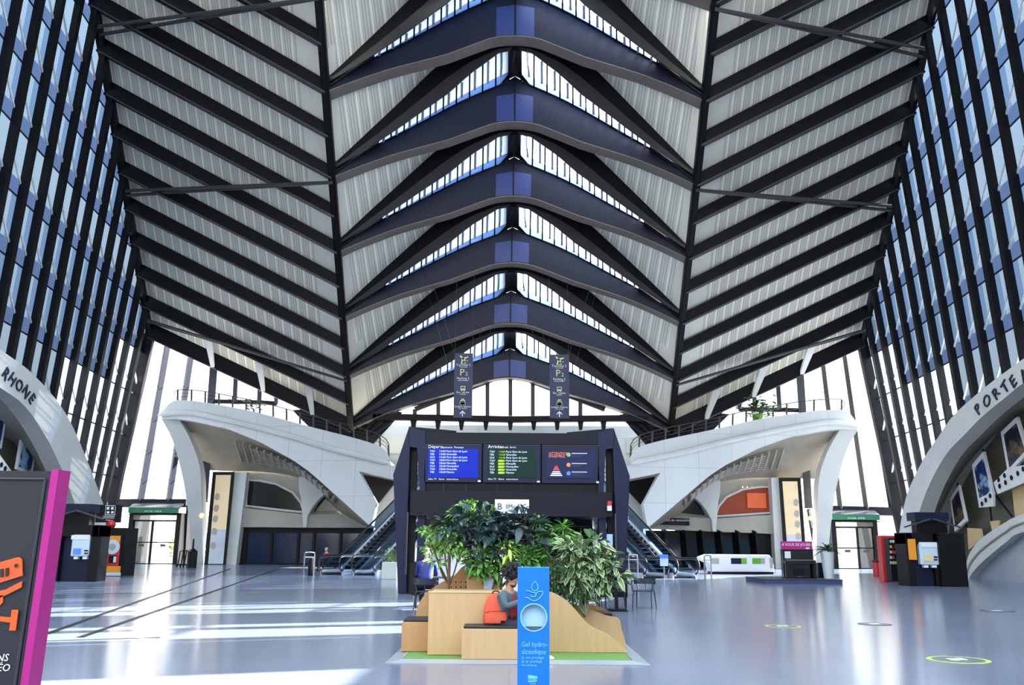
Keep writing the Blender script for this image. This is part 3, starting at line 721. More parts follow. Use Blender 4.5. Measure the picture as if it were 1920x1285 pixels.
# back concrete wall
bw = MB()
bw.prism([PY(a, b, 66.6) for a, b in ((640, 796), (1275, 800), (1275, 905), (1224, 905), (1224, 992), (1206, 992), (1206, 1068), (704, 1064), (704, 990), (690, 990), (690, 905), (640, 905))], (0, .5, 0))
struct(bw.build('wall_back', M['concp']))
tag(MB().prism([PY(a, b, 66.3) for a, b in ((700, 818), (762, 818), (762, 850), (700, 850))], (0, .25, 0)).build('wall_recess_frame', M['conc']), 'pale framed panel on the far concrete wall, left of the screens', 'wall panel')
tag(MB().prism([PY(a, b, 66.3) for a, b in ((1175, 820), (1222, 820), (1222, 850), (1175, 850))], (0, .25, 0)).build('wall_recess_frame', M['conc']), 'pale framed panel on the far concrete wall, right of the screens', 'wall panel')
for x, s_ in ((682, 'left'), (1226, 'right')):
    p = PY(x, 828, 66.0); tag(MB().bx(p.x-.12, p.x+.12, 65.8, 66.1, p.z-.9, p.z+.9).build('wall_slot', M['black']), 'narrow black upright on the far concrete wall to the %s' % s_, 'post')
# outside: pylons, blurred street things seen through the doors
for c, lab in (([(262, 560), (284, 560), (296, 1062), (240, 1062)], 'pale leaning concrete pylon outside the left end glazing'), ([(1622, 600), (1652, 600), (1662, 1070), (1588, 1070)], 'pale leaning concrete pylon outside the right end glazing')):
    tag(MB().prism([PY(a, b, 78) for a, b in c], (0, 2.5, 0)).build('outside_pylon', M['conco']), lab, 'pylon')
for x0, x1, Y, h, rgb, lab in ((252, 285, 120, 7, (196, 150, 138), 'pinkish building seen through the left entrance doors'), (1600, 1640, 120, 7, (198, 160, 145), 'pinkish building seen through the right entrance doors'),
                              (296, 345, 130, 6, (190, 196, 200), 'pale grey building seen through the left entrance doors'), (1560, 1596, 130, 6, (200, 200, 200), 'pale grey building seen through the right entrance doors')):
    a, b = PY(x0, 1000, Y), PY(x1, 1000, Y)
    t = thing('distant_building', lab, 'building', ((a.x+b.x)/2, Y, 0))
    MB().bx(a.x, b.x, Y, Y+8, -.1, h).build('wall', mat('distant_facade', rgb, .8), t)
    for r in range(2):
        for q in range(3):
            x = a.x+(b.x-a.x)*(q+.5)/3; MB().bx(x-.3, x+.3, Y-.06, Y, 1.4+2.6*r, 2.8+2.6*r).build('window', M['dglass'], t)
for x, Y, s_, lab in ((270, 90, 1.5, 'white car parked outside, seen through the left doors'), (318, 96, 1.5, 'white car parked outside, right of the first one beyond the left doors'), (1590, 92, 1.5, 'pale car parked outside, seen through the right doors')):
    p = PY(x, 1030, Y); t = thing('parked_car', lab, 'car', (p.x, Y, 0))
    MB().prism([V(-2.1, -.8, .35), V(2.1, -.8, .35), V(2.1, -.8, .85), V(1.3, -.8, .95), V(.7, -.8, 1.42), V(-.9, -.8, 1.42), V(-1.5, -.8, .95), V(-2.1, -.8, .85)], (0, 1.6, 0)).build('body', M['white'], t, local=True, bevel=.06)
    MB().prism([V(-1.3, -.82, .98), V(1.15, -.82, .98), V(.62, -.82, 1.36), V(-.82, -.82, 1.36)], (0, .04, 0)).build('side_window', M['dglass'], t, local=True)
    for q in (-1.3, 1.3):
        MB().add([], []).tube([V(q, -.85, .33), V(q, -.6, .33)], .33, 16).build('wheel', M['rubber'], t, local=True)
for x, Y, lab in ((246, 84, 'green bush outside left of the left entrance doors'), (338, 86, 'yellowish bush outside right of the left entrance doors'), (1575, 84, 'green bush outside the right entrance doors')):
    p = PY(x, 1040, Y); m = MB(); rnd = random.Random(int(x))
    for i in range(260):
        c_ = V(rnd.gauss(0, .7), rnd.gauss(0, .6), abs(rnd.gauss(.9, .5)))+p*1; c_.z = abs(rnd.gauss(.9, .5))
        a = rnd.random()*6.28; d = V(math.cos(a), math.sin(a), rnd.uniform(-.5, .6))*.28; u = d.orthogonal().normalized()*.12
        m.add([c_-d, c_+u, c_+d, c_-u], [(0, 1, 2, 3)])
    tag(m.build('bush', mat('bush_leaves', (120, 128, 60), .7), fix=False), lab, 'bush')
# ================================================================== BALCONIES AND THE REAR CONCRETE
def mir(p): x, y = p; return (1911-x, y+1+19*max(0, (1911-x)-1200)/410)
def res(pts, n):
    """resample a photo polyline evenly to n+1 points"""
    P = smooth_curve([Vector((a, b, 0)) for a, b in pts], 6); d = [0]
    for a, b in zip(P, P[1:]): d.append(d[-1]+(b-a).length)
    out = []
    for i in range(n+1):
        q = d[-1]*i/n; j = min(len(P)-2, max(0, int(np.searchsorted(d, q))-1)); f = (q-d[j])/max(1e-6, d[j+1]-d[j])
        v = P[j].lerp(P[j+1], min(1, max(0, f))); out.append((v.x, v.y))
    return out
TC = [(300, 775), (308, 768), (319, 755), (333, 751), (362, 752), (409, 759), (487, 775), (580, 800), (673, 824), (717, 840), (729, 857)]
FL = [(296, 779), (326, 775), (362, 775), (409, 784), (456, 795), (549, 819), (611, 838), (660, 851), (700, 861), (729, 869)]
AE = [(303, 787), (334, 786), (362, 790), (425, 804), (487, 829), (549, 863), (580, 885), (611, 912), (642, 940), (673, 968), (692, 985)]
LOo = [(303, 787), (319, 815), (331, 849), (344, 902), (351, 949), (356, 996), (358, 1030), (357, 1064)]
LIn = [(336, 787), (352, 815), (367, 849), (376, 887), (378, 949), (379, 996), (380, 1030), (381, 1064)]
BWt = [(362, 850), (378, 880), (395, 882), (434, 884), (470, 884), (520, 888), (565, 899), (600, 925), (645, 967), (690, 990)]
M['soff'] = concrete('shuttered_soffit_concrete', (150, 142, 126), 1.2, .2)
M['orange'] = mat('orange_lit_interior', (120, 44, 16), .5, 0, .6, .8, emit=.28)
M['dwin'] = mat('dark_window', (20, 24, 26), .12, 0, .3, .5)
M['stf'] = mat('storefront_glass', (18, 38, 70), .12, 0, .25, .4)
M['stf2'] = mat('teal_storefront_glass', (24, 46, 60), .12, 0, .3, .4)
def wallbox(px, Y, off, m, mm, parent=None, name='wall', **kw): return MB().prism([PY(a, b, Y) for a, b in px], off).build(name, m, parent, **kw)
for sd in (-1, 1):
    side = 'left' if sd < 0 else 'right'; mm = (lambda p: p) if sd < 0 else mir
    def hy(x):   # distance of the front of the balcony at photo x of the left side
        return 60.0+(729-x)/429*2.4
    def H(L, dy=0): return [PY(*mm(p), hy(p[0])+dy) for p in L]
    t = thing('concrete_balcony', 'sculpted white concrete balcony with pointed tip and curved leg at the far %s' % side, 'balcony', PY(*mm((370, 1062)), 65.6))
    n = 40
    tc, fl = H(res(TC, n)), H(res(FL, n))
    MB().slab(tc, fl, (0, .5, 0)).build('parapet', M['concp'], t, True)
    ml = [(p+V(0, -.1, -.02)) for p in fl]
    MB().tube(ml, [.02]+[.2]*(n-1)+[.05], 8).build('moulding', M['conc'], t, True)
    # face below the moulding, down to the arched edge
    xs = [303+(672-303)*i/n for i in range(n+1)]
    A = [(x, interp(FL, x)+3) for x in xs]; B = [(x, max(interp(AE, x), interp(FL, x)+4)) for x in xs]
    MB().slab(H(A), H(B), (0, 1.1, 0)).build('front_face', M['concp'], t, True)
    MB().prism(H([(672, 882), (688, 912), (705, 944), (697, 986), (692, 985), (672, 967)]), (0, 1.1, 0)).build('front_foot', M['concp'], t)
    MB().prism(H([(672, 857), (729, 871), (760, 880), (760, 903), (672, 884)]), (0, 1.1, 0)).build('walkway_edge', M['concp'], t)
    # soffit and rear
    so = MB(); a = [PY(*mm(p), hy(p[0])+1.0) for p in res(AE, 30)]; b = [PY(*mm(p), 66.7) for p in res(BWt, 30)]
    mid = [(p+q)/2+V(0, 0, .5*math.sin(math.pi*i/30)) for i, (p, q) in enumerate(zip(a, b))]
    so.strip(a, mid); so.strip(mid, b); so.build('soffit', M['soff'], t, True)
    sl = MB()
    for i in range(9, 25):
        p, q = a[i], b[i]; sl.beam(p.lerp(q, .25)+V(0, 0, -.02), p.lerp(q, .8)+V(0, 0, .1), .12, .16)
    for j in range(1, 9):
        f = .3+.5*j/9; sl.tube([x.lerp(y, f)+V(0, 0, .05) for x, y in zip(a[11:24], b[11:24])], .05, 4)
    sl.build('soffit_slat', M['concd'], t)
    lo, li = res(LOo, 24), res(LIn, 24)
    ly = lambda i: 62.3+(65.6-62.3)*(i/24)
    A = [PY(*mm(p), ly(i)) for i, p in enumerate(lo)]; B = [PY(*mm(p), ly(i)+.5) for i, p in enumerate(li)]
    for q in (A, B): q[-1].z = 0
    MB().slab(A, B, (0, 1.0, 0)).build('leg', M['conc'], t, True)
    # railing on the parapet
    n2 = 32; rl = res(TC[3:], n2); base = [PY(*mm(p), hy(p[0])+.3) for p in rl]
    r = MB(); r.tube([p+V(0, 0, .78) for p in base], .035, 6); r.tube([p+V(0, 0, .52) for p in base], .018, 5); r.tube([p+V(0, 0, .28) for p in base], .018, 5)
    # curls round the tip
    e = base[0]; r.tube([e+V(0, 0, .78), e+V(sd*.5, .6, .72), e+V(sd*.7, 1.3, .5), e+V(sd*.5, 1.8, .3)], .03, 5)
    r.build('handrail', M['steelg'], t, True)
    for i in range(0, n2+1, 2): MB().beam(base[i], base[i]+V(sd*.06, 0, .78), .05, .12).build('railing_post', M['steelg'], t)
    # deck
    dk = [p+V(0, .3, -.55) for p in base]; MB().slab(dk, [Vector((p.x, 66.4, p.z)) for p in dk], (0, 0, -.15)).build('deck', M['concd'], t)
    # ---- rear wall of the bay with its window openings
    W = [(378, 884), (434, 880), (470, 880), (520, 884), (565, 894), (600, 905), (640, 905), (640, 992), (437, 992), (440, 887), (378, 887)]
    # 'wall_back' above storefront
    pts = [PY(*mm(p), 66.9) for p in [(436, 876), (645, 876), (645, 992), (436, 992)]]
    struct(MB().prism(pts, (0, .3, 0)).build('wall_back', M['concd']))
    wl = [(462, 901), (487, 902), (518, 908), (549, 924), (564, 943), (568, 961), (520, 956), (462, 949)]
    wo = MB().prism([PY(*mm(p), 66.8) for p in wl], (0, .1, 0)).build('window_%d' % (90+(sd > 0)), M['dwin'] if sd < 0 else M['orange']); struct(wo)
    fr = [PY(*mm(p), 66.6) for p in wl]; MB().tube(fr, .09, 6, closed=True).build('window_frame', M['conc'], wo)
    if sd > 0:
        a = PY(1400, 925, 66.7); MB().bx(a.x, a.x+1.4, 66.6, 66.72, a.z-1.1, a.z).build('inner_door', mat('orange_door', (190, 84, 40), .5, emit=.3), wo)
        a = PY(1412, 918, 66.7); m_ = MB()
        for q in range(4): m_.ell((a.x-.8+q*.35, 66.6, a.z+.15), .05, n=6, m=4)
        m_.build('ceiling_spot', mat('warm_spot', (255, 190, 120), .5, emit=3), wo)
    w2 = [(589, 960), (599, 940), (614, 926), (630, 941), (648, 957)]
    struct(MB().prism([PY(*mm(p), 66.8) for p in w2], (0, .1, 0)).build('window_%d' % (92+(sd > 0)), M['dwin']))
    # sill band
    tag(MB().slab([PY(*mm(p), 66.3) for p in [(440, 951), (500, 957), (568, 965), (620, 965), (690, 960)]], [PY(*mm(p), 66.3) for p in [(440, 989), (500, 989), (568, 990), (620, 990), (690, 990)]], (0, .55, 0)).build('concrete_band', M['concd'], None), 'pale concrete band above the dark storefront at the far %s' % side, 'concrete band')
    tag(MB().prism([PY(*mm(p), 65.9) for p in [(560, 893), (582, 893), (605, 908), (625, 918), (612, 925), (599, 936), (586, 952), (577, 968), (575, 990), (568, 990), (566, 966), (564, 935), (560, 915)]], (0, .8, 0)).build('branching_column', M['conc'], None, bevel=.08), 'slender pale concrete column that branches under the %s balcony' % side, 'column')
    if sd < 0:
        PI_ = [(441, 886), (463, 886), (442, 1062), (421, 1062)]; FR = [(399, 885), (438, 885), (421, 1063), (382, 1063)]; IN = [(405, 891), (433, 891), (418, 1060), (390, 1060)]
    else:
        PI_ = [(1446, 896), (1461, 896), (1474, 1068), (1455, 1068)]; FR = [(1462, 896), (1501, 896), (1514, 1070), (1474, 1070)]; IN = [(1467, 903), (1495, 903), (1507, 1066), (1479, 1066)]
    def onfloor(L, Y):
        q = [PY(a, b, Y) for a, b in L]; q[2].z = q[3].z = 0; return q
    tag(MB().prism(onfloor(PI_, 65.8), (0, .9, 0)).build('concrete_pilaster', M['conc']), 'tall leaning pale concrete pilaster beside the framed panel at the far %s' % side, 'pilaster')
    fp = thing('framed_display', ('tall black-framed cream display with leaf shapes at the far left' if sd < 0 else 'tall black-framed cream display behind the piano at the far right'), 'display', onfloor(FR, 65.4)[3])
    MB().prism(onfloor(FR, 65.4), (0, .3, 0)).build('frame', M['black'], fp)
    ip = [PY(a, b, 65.36) for a, b in IN]
    ip[2].z = ip[3].z = .06
    c1 = ip[0].lerp(ip[3], .62); c2 = ip[1].lerp(ip[2], .62)
    MB().prism([ip[0], ip[1], c2, c1], (0, .04, 0)).build('cream_panel', mat('cream_panel_'+side, (224, 200, 160), .5, 0, .12, .5, emit=.12), fp)
    MB().prism([c1, c2, ip[2], ip[3]], (0, .04, 0)).build('pale_panel', mat('pale_panel_'+side, (196, 200, 206), .3, 0, .25, 1.2), fp)
    for f in (.25, .38, .5, .64, .8):
        c_ = ip[0].lerp(ip[3], f).lerp(ip[1].lerp(ip[2], f), .22 if sd < 0 else .8)+V(0, -.03, 0); m = MB()
        m.add([c_+V(.22*math.cos(q*.7)*(1 if q % 2 else .8), 0, .26*math.sin(q*.7)) for q in range(9)], [tuple(range(9))]); m.build('leaf_shape', M['concd'], fp, fix=False)
    # storefront
    sf = thing('storefront', 'dark blue glazed storefront under the %s balcony' % side if sd < 0 else 'dark teal storefront with sloping black fins under the right balcony', 'storefront', PY(*mm((560, 1062)), 66.8))
    edges = ([443, 463, 511, 561, 590, 640, 700] if sd < 0 else [452, 500, 532, 565, 599, 630, 664, 700])
    q0, q1 = PY(*mm((440, 990)), 66.75), PY(*mm((700, 990)), 66.75)
    MB().bx(q0.x, q1.x, 66.75, 66.95, q0.z-.35, q0.z+.25).build('fascia', M['black'], sf)
    for i in range(len(edges)-1):
        a, b = PY(*mm((edges[i], 1000)), 66.8), PY(*mm((edges[i+1], 1000)), 66.8)
        MB().bx(a.x, b.x, 66.8, 66.9, .05, q0.z-.3).build('pane', M['black'] if i == 0 else (M['stf'] if sd < 0 else M['stf2']), sf)
        if sd < 0: MB().bx(b.x-.09, b.x+.09, 66.6, 66.85, 0, q0.z-.3).build('frame_post', M['black'], sf)
        else: MB().prism([V(a.x-.16, 66.7, 0), V(a.x-.3, 66.7, q0.z+.45), V(a.x-.02, 65.9, q0.z+.2), V(a.x+.16, 66.1, 0)], (.12, 0, 0)).build('fin', M['black'], sf)
    MB().bx(q0.x, q1.x, 66.55, 66.85, 0, .12).build('threshold', M['black'], sf)
    for x in ((620, 1012), (660, 1016), (530, 1035)):
        pass
    # entrance portal
    if sd < 0: bx0, bx1, yT, yB, mid, cx0, cx1 = 238, 328, 962, 1062, 284, 240, 334
    else: bx0, bx1, yT, yB, mid, cx0, cx1 = 1568, 1647, 975, 1071, 1608, 1561, 1650
    YD = 66.0
    dn = 'door_%d' % (1 if sd < 0 else 2)
    D = bpy.data.objects.new(dn, None); C.objects.link(D); struct(D)
    a, b = PY(bx0, yB, YD), PY(bx1, yB, YD); D.location = (a.x, YD, 0)
    zt = PY(mid, yT, YD).z; w0, w1 = a.x, b.x; lean = .0
    for x in (w0, w1): MB().bx(x-.16, x+.16, YD-.1, YD+3.0, 0, zt).build('side_wall', M['black'], D)
    if sd > 0: MB().bx(w0+.17, w0+.2, YD+.3, YD+2.8, .2, zt-.2).build('timber_lining', mat('timber_lining', (200, 150, 90), .5), D)
    mx = PY(mid, 1000, YD).x; zr = zt*.845; zm = zt*.42
    MB().bx(w0, w1, YD+.05, YD+.15, zr-.06, zr+.06).build('transom', M['black'], D)
    MB().bx(w0, w1, YD+.05, YD+.15, zt-.15, zt).build('head', M['black'], D)
    MB().bx(w0, w1, YD+.05, YD+.15, 0, .06).build('threshold', M['black'], D)
    for l in range(2):
        xa, xb = (w0+.16, mx) if l == 0 else (mx, w1-.16)
        lf = MB().bx(xa+.06, xb-.06, YD+.09, YD+.11, .06, zr-.06).build('door_leaf', M['clear'], D)
        f = MB(); f.bx(xa, xa+.08, YD+.06, YD+.14, .06, zr-.06); f.bx(xb-.08, xb, YD+.06, YD+.14, .06, zr-.06); f.bx(xa, xb, YD+.06, YD+.14, zm-.04, zm+.04); f.build('leaf_frame', M['black'], lf)
        MB().bx((xa+xb)/2-.2, (xa+xb)/2+.2, YD+.05, YD+.08, zm-.3, zm-.12).build('sticker', M['steelg'], lf)
    g0, g1 = PY(cx0, yT, YD-.4), PY(cx1, yT, YD-.4); zc = PY(mid, (952 if sd < 0 else 965), YD-.4).z
    cn = thing('door_canopy', 'grey sloping canopy with green band over the %s entrance' % side, 'canopy', (g0.x, YD-.4, g0.z))
    MB().bx(g0.x, g1.x, YD-.4, YD-.3, g0.z-.0, zc).build('green_band', mat('green_band_'+side, (22, 98, 70), .4), cn)
    MB().prism([V(g0.x, YD-.42, zc), V(g1.x, YD-.42, zc), V(g1.x, YD+1.2, zc+.62), V(g0.x, YD+1.2, zc+.62)], (0, .1, -.12)).build('sloping_top', M['steelg'], cn)
    MB().bx(g0.x, g1.x, YD-.3, YD+1.2, g0.z-.14, g0.z-.08).build('underside', M['black'], cn)
    text('lettering', 'ACCUEIL  SORTIE', .16, ((g0.x+g1.x)/2, YD-.43, (g0.z+zc)/2-.13), mat('pale_green_text_'+side, (190, 226, 196), .5), cn)
# sign on the right band
q = [PY(1238, 984, 66.1), PY(1293, 986, 66.1), PY(1293, 973, 66.1), PY(1247, 971, 66.1)]
t = thing('direction_sign', 'small black sign with two pale lines on the concrete band at the far right', 'sign', q[0])
MB().prism(q, (0, .1, 0)).build('board', M['black'], t)
text('lettering', 'Point de rencontre', .26, PY(1268, 978, 66.0), M['text'], t); text('lettering', 'Meeting point', .2, PY(1268, 983, 66.0), M['steelg'], t)
# plants and a pot on the right balcony
def leafcloud(m, c, n, spread, size, rnd, mi=0, droop=.2, up=False, width=.32):
    for i in range(n):
        p = c+V(rnd.gauss(0, spread[0]), rnd.gauss(0, spread[1]), rnd.gauss(0, spread[2]))
        a = rnd.random()*6.283; d = V(math.cos(a), math.sin(a), rnd.uniform(-droop-.3, .45)).normalized(); s = size*rnd.uniform(.7, 1.25)
        u = d.cross(V(0, 0, 1)).normalized(); k = u.cross(d)
        m.add([p, p+d*s*.35+u*s*width-k*s*.02, p+d*s, p+d*s*.35-u*s*width-k*s*.02, p+d*s*.5+k*s*.08], [(0, 1, 4), (1, 2, 4), (2, 3, 4), (3, 0, 4)], mi)
M['leafg'] = mat('green_leaves', (56, 92, 40), .45, 0, .3, 3)
rnd = random.Random(3); e = PY(1424, 785, 61.5)
t = thing('balcony_plant', 'potted green plant in a lime green pot on the right balcony', 'plant', e+V(0, .3, 0))
MB().lathe(e+V(0, .3, -.2), [(.32, 0), (.4, .55)], 12).build('pot', mat('lime_pot', (96, 150, 40), .5), t)
m = MB(); leafcloud(m, e+V(0, .3, .9), 120, (.45, .3, .35), .4, rnd); m.build('foliage', M['leafg'], t, fix=False)
for q, (x, y, lab) in enumerate(((1440, 770, 'sparse grey-green plant behind the railing of the right balcony'), (1412, 772, 'small dark shrub left of the lime green pot on the right balcony'), (475, 768, 'dark leafy plants behind the railing of the left balcony'))):
    e = PY(x, y+14, 62.5); t = thing('balcony_plant', lab, 'plant', e+V(0, 0, -.4)); MB().tube([e+V(0, 0, -.4), e+V(0, 0, .6)], .04, 5).build('stem', M['concd'], t); m = MB(); leafcloud(m, e+V(0, 0, .7), 70, (.4, .3, .4), .38, rnd); m.build('foliage', M['leafg'], t, fix=False)
# ================================================================== ESCALATORS
M['escal'] = mat('pale_metal_cladding', (212, 214, 224), .35, .15, .06, 2)
def make_escalator(lab, foot, head):
    t = thing('escalator', lab, 'escalator', foot, head, 'escalators on both sides of the screens')
    tn = math.tan(math.radians(30)); L0, run, L1 = 1.6, 9.8, 1.2; H_ = run*tn
    def prof(y, dz=0): return V(0, y, dz+(0 if y < L0 else (y-L0)*tn if y < L0+run else H_))
    ys = [0, .8, L0, L0+.5]+[L0+run*q/8 for q in range(1, 9)]+[L0+run+.3, L0+run+L1]
    # truss body
    pr = [prof(y, .02) for y in ys]; m = MB()
    m.slab([p+V(-.72, 0, 0) for p in pr], [p+V(.72, 0, 0) for p in pr], [V(0, 0, -.0-(.0 if p.y < 1 else min(.95, p.z+0))) for p in pr])
    m.build('truss_body', M['escal'], t, local=True)
    # steps
    m = MB(); n = int(H_/.2)
    for i in range(n): m.bx(-.5, .5, L0+i*run/n, L0+(i+1)*run/n, max(.02, i*H_/n-.1), (i+1)*H_/n)
    m.bx(-.5, .5, .2, L0, .02, .06); stp = m.build('steps', mat('step_tread', (34, 38, 52), .5, .3) if 'step_tread' not in bpy.data.materials else bpy.data.materials['step_tread'], t, local=True)
    m = MB()
    for i in range(n): m.bx(-.5, .5, L0+i*run/n-.012, L0+i*run/n+.03, (i+1)*H_/n-.03, (i+1)*H_/n+.008)
    m.build('step_nosing', M['steelg'], stp, local=True)
    for sx in (-1, 1):
        x = sx*.62
        m = MB(); m.slab([prof(y, .2)+V(x-sx*.1, 0, 0) for y in ys], [prof(y, .26)+V(x+sx*.12, 0, 0) for y in ys], (0, 0, -.1)); m.slab([prof(y, .24)+V(x-.03, 0, 0) for y in ys], [prof(y, .24)+V(x+.1*sx, 0, 0) for y in ys], (0, 0, -.3))
        m.build('skirt', M['escal'], t, local=True)
        gl = [prof(y, .2)+V(x, 0, 0) for y in ys]; gu = [prof(y, .92)+V(x, 0, 0) for y in ys]
        gu[0] = gu[0]+V(0, .0, -.05)
        MB().slab(gl, gu, (.015, 0, 0)).build('glass_panel', M['eglass'], t, local=True)
        h = [V(x, .05, .2), V(x, -.2, .3), V(x, -.32, .56), V(x, -.22, .84), V(x, 0, .95)]+[prof(y, .96)+V(x, 0, 0) for y in ys[1:]]
        h += [V(x, L0+run+L1+.25, H_+.75), V(x, L0+run+L1+.25, H_+.45)]
        hr_ = MB().tube(smooth_curve(h, 4), .045, 8).build('handrail', M['rubber'], t, True, local=True)
        MB().tube(smooth_curve([p+V(0, .0, -.05) for p in h], 4), .028, 6).build('handrail_guide', M['chrome'], hr_, True, local=True)
    return t
fl_ = []
for px, py, hd, lab in ((622, 1078, -23, 'escalator at the far left, the outer one nearer the storefront'), (684, 1079, -23, 'escalator just left of the screens tower, the inner one of the left pair'),
                       (1285, 1085, 23, 'escalator at the right, the outer one nearer the white counter'), (1228, 1085, 23, 'escalator just right of the screens tower, the inner one of the right pair')):
    p = PZ(px, py); p.z = 0; fl_.append(make_escalator(lab, p, math.radians(hd)))
b = MB().bx(-7.3, 7.3, 57.2, 60.4, 4.9, 5.5).build('walkway_bridge', M['conc']); tag(b, 'pale concrete walkway crossing behind the screens tower at balcony level', 'walkway')
r = thing('bridge_railing', 'thin grey railing along the concrete walkway behind the screens tower', 'railing', (0, 57, 5.55))
m = MB()
for z in (.35, .65, 1.0): m.tube([V(-7.2, 57.3, 5.5+z), V(7.2, 57.3, 5.5+z)], .03, 5)
m.build('rail', M['steelg'], r)
for i in range(13): MB().bx(-7.2+i*1.2-.03, -7.2+i*1.2+.03, 57.27, 57.33, 5.5, 6.5).build('railing_post', M['steelg'], r)
for sd, L in ((-1, [(675, 889), (742, 903), (709, 944)]), (1, [(1229, 894), (1165, 906), (1202, 947)])):  # black sheets stand in for the shade inside the openings
    tag(MB().prism([PY(a, b, 66.2) for a, b in L], (0, .3, 0)).build('opening_shade_panel', M['black']), 'black panel painting the shade in the triangular opening beside the %s escalators' % ('left' if sd < 0 else 'right'), 'opening')
# ================================================================== SCREENS TOWER AND CAFE
TY = 29.6
def T(a, b, dy=0): return PY(a, b, TY+dy)
tw = thing('screens_tower', 'dark navy steel tower carrying three departure screens above a cafe', 'tower', T(959, 1110))
tw.location.z = 0
for sd in (-1, 1):
    mm = (lambda p: p) if sd < 0 else (lambda p: (1918-p[0], p[1]+3))
    q = [T(*mm(p)) for p in [(767, 800), (769, 838), (764, 985), (762, 1117), (746, 1117), (741, 985), (737, 890)]]
    q[3].z = q[4].z = 0
    MB().prism(q, (0, .5, 0)).build('wing_column', M['navy'], tw, bevel=.03)
    q = [T(*mm(p), -.05) for p in [(767, 800), (797, 809), (797, 922), (787, 922), (782, 840), (768, 838)]]
    MB().prism(q, (0, .45, 0)).build('shoulder_panel', M['navy'], tw)
    q = [T(*mm(p), .5) for p in [(767, 800), (855, 808), (855, 810), (797, 812)]]; MB().prism(q, (0, 1.5, 0)).build('roof_flap', M['navy2'], tw)
    p = T(*mm((787, 1100)), .2); z = T(*mm((787, 968))).z
    MB().bx(p.x-.12, p.x+.12, TY+.1, TY+.5, 0, z).build('post', M['navy'], tw)
    p = T(*mm((763, 1000)), -.1); MB().bx(p.x-.025, p.x+.025, TY-.06, TY, .6, 2.6).build('chrome_strip', M['steelg'], tw)
    p = T(*mm((774, 930)), .3); MB().bx(p.x-.1, p.x+.1, TY+.3, TY+.6, 0, T(774, 838).z).build('black_post', M['black'], tw)
def tbox(x0, y0, x1, y1, d0, d1, name, m, parent=None, **kw):
    a, b = T(x0, y0, d0), T(x1, y1, d0); zt = (a.z+T(x1, y0, d0).z)/2; zb2 = (b.z+T(x0, y1, d0).z)/2
    return MB().bx(a.x, b.x, TY+d0, TY+d1, zb2, zt).build(name, m, parent, **kw)
tbox(795, 812, 1127, 833, 0, 3, 'top_band', M['navy2'], tw); tbox(795, 833, 1127, 908, .15, 3, 'screen_housing', M['navy2'], tw)
tbox(788, 907, 1132, 922, .05, 3, 'lower_band', M['black'], tw); tbox(770, 922, 1148, 968, -.15, 4.2, 'cafe_beam', M['navy2'], tw)
for x in (831, 873, 932, 978, 1060, 1088): tbox(x, 908, x+.6, 921, .03, .05, 'panel_joint', M['steelg'], tw)
# monitors
SB = mat('blue_screen', (16, 50, 214), .3, 0, screen=.62)
SG = mat('green_screen', (14, 58, 44), .3, 0, screen=.55)
SN = mat('navy_screen', (44, 54, 104), .3, 0, screen=.5)
ETX = mat('screen_text', (200, 214, 235), .5, 0, 0, emit=.4); EYL = mat('screen_yellow', (150, 180, 50), .5, 0, 0, emit=.4); ERD = mat('screen_red', (200, 40, 40), .5, 0, 0, emit=.4); EOR = mat('screen_orange', (200, 110, 60), .5, 0, 0, emit=.4); EBL = mat('screen_blue_dot', (60, 110, 220), .5, 0, 0, emit=.4); EGR = mat('screen_green_dot', (80, 150, 90), .5, 0, 0, emit=.7)
def tx(par, s, x, y, size, m, al='LEFT', d=-.1, sx=1):
    return text('lettering', s, size, T(x, y, d), m, par, align=al, ext=.002, sx=sx)
mons = [(796, 903, 'left screen with a bright blue departures list', SB, (803, 842, 896, 896)), (906, 1014, 'middle screen with a dark green arrivals list', SG, (915, 843, 1005, 896)), (1016, 1125, 'right screen with a navy notice and three coloured dots', SN, (1025, 846, 1116, 897))]
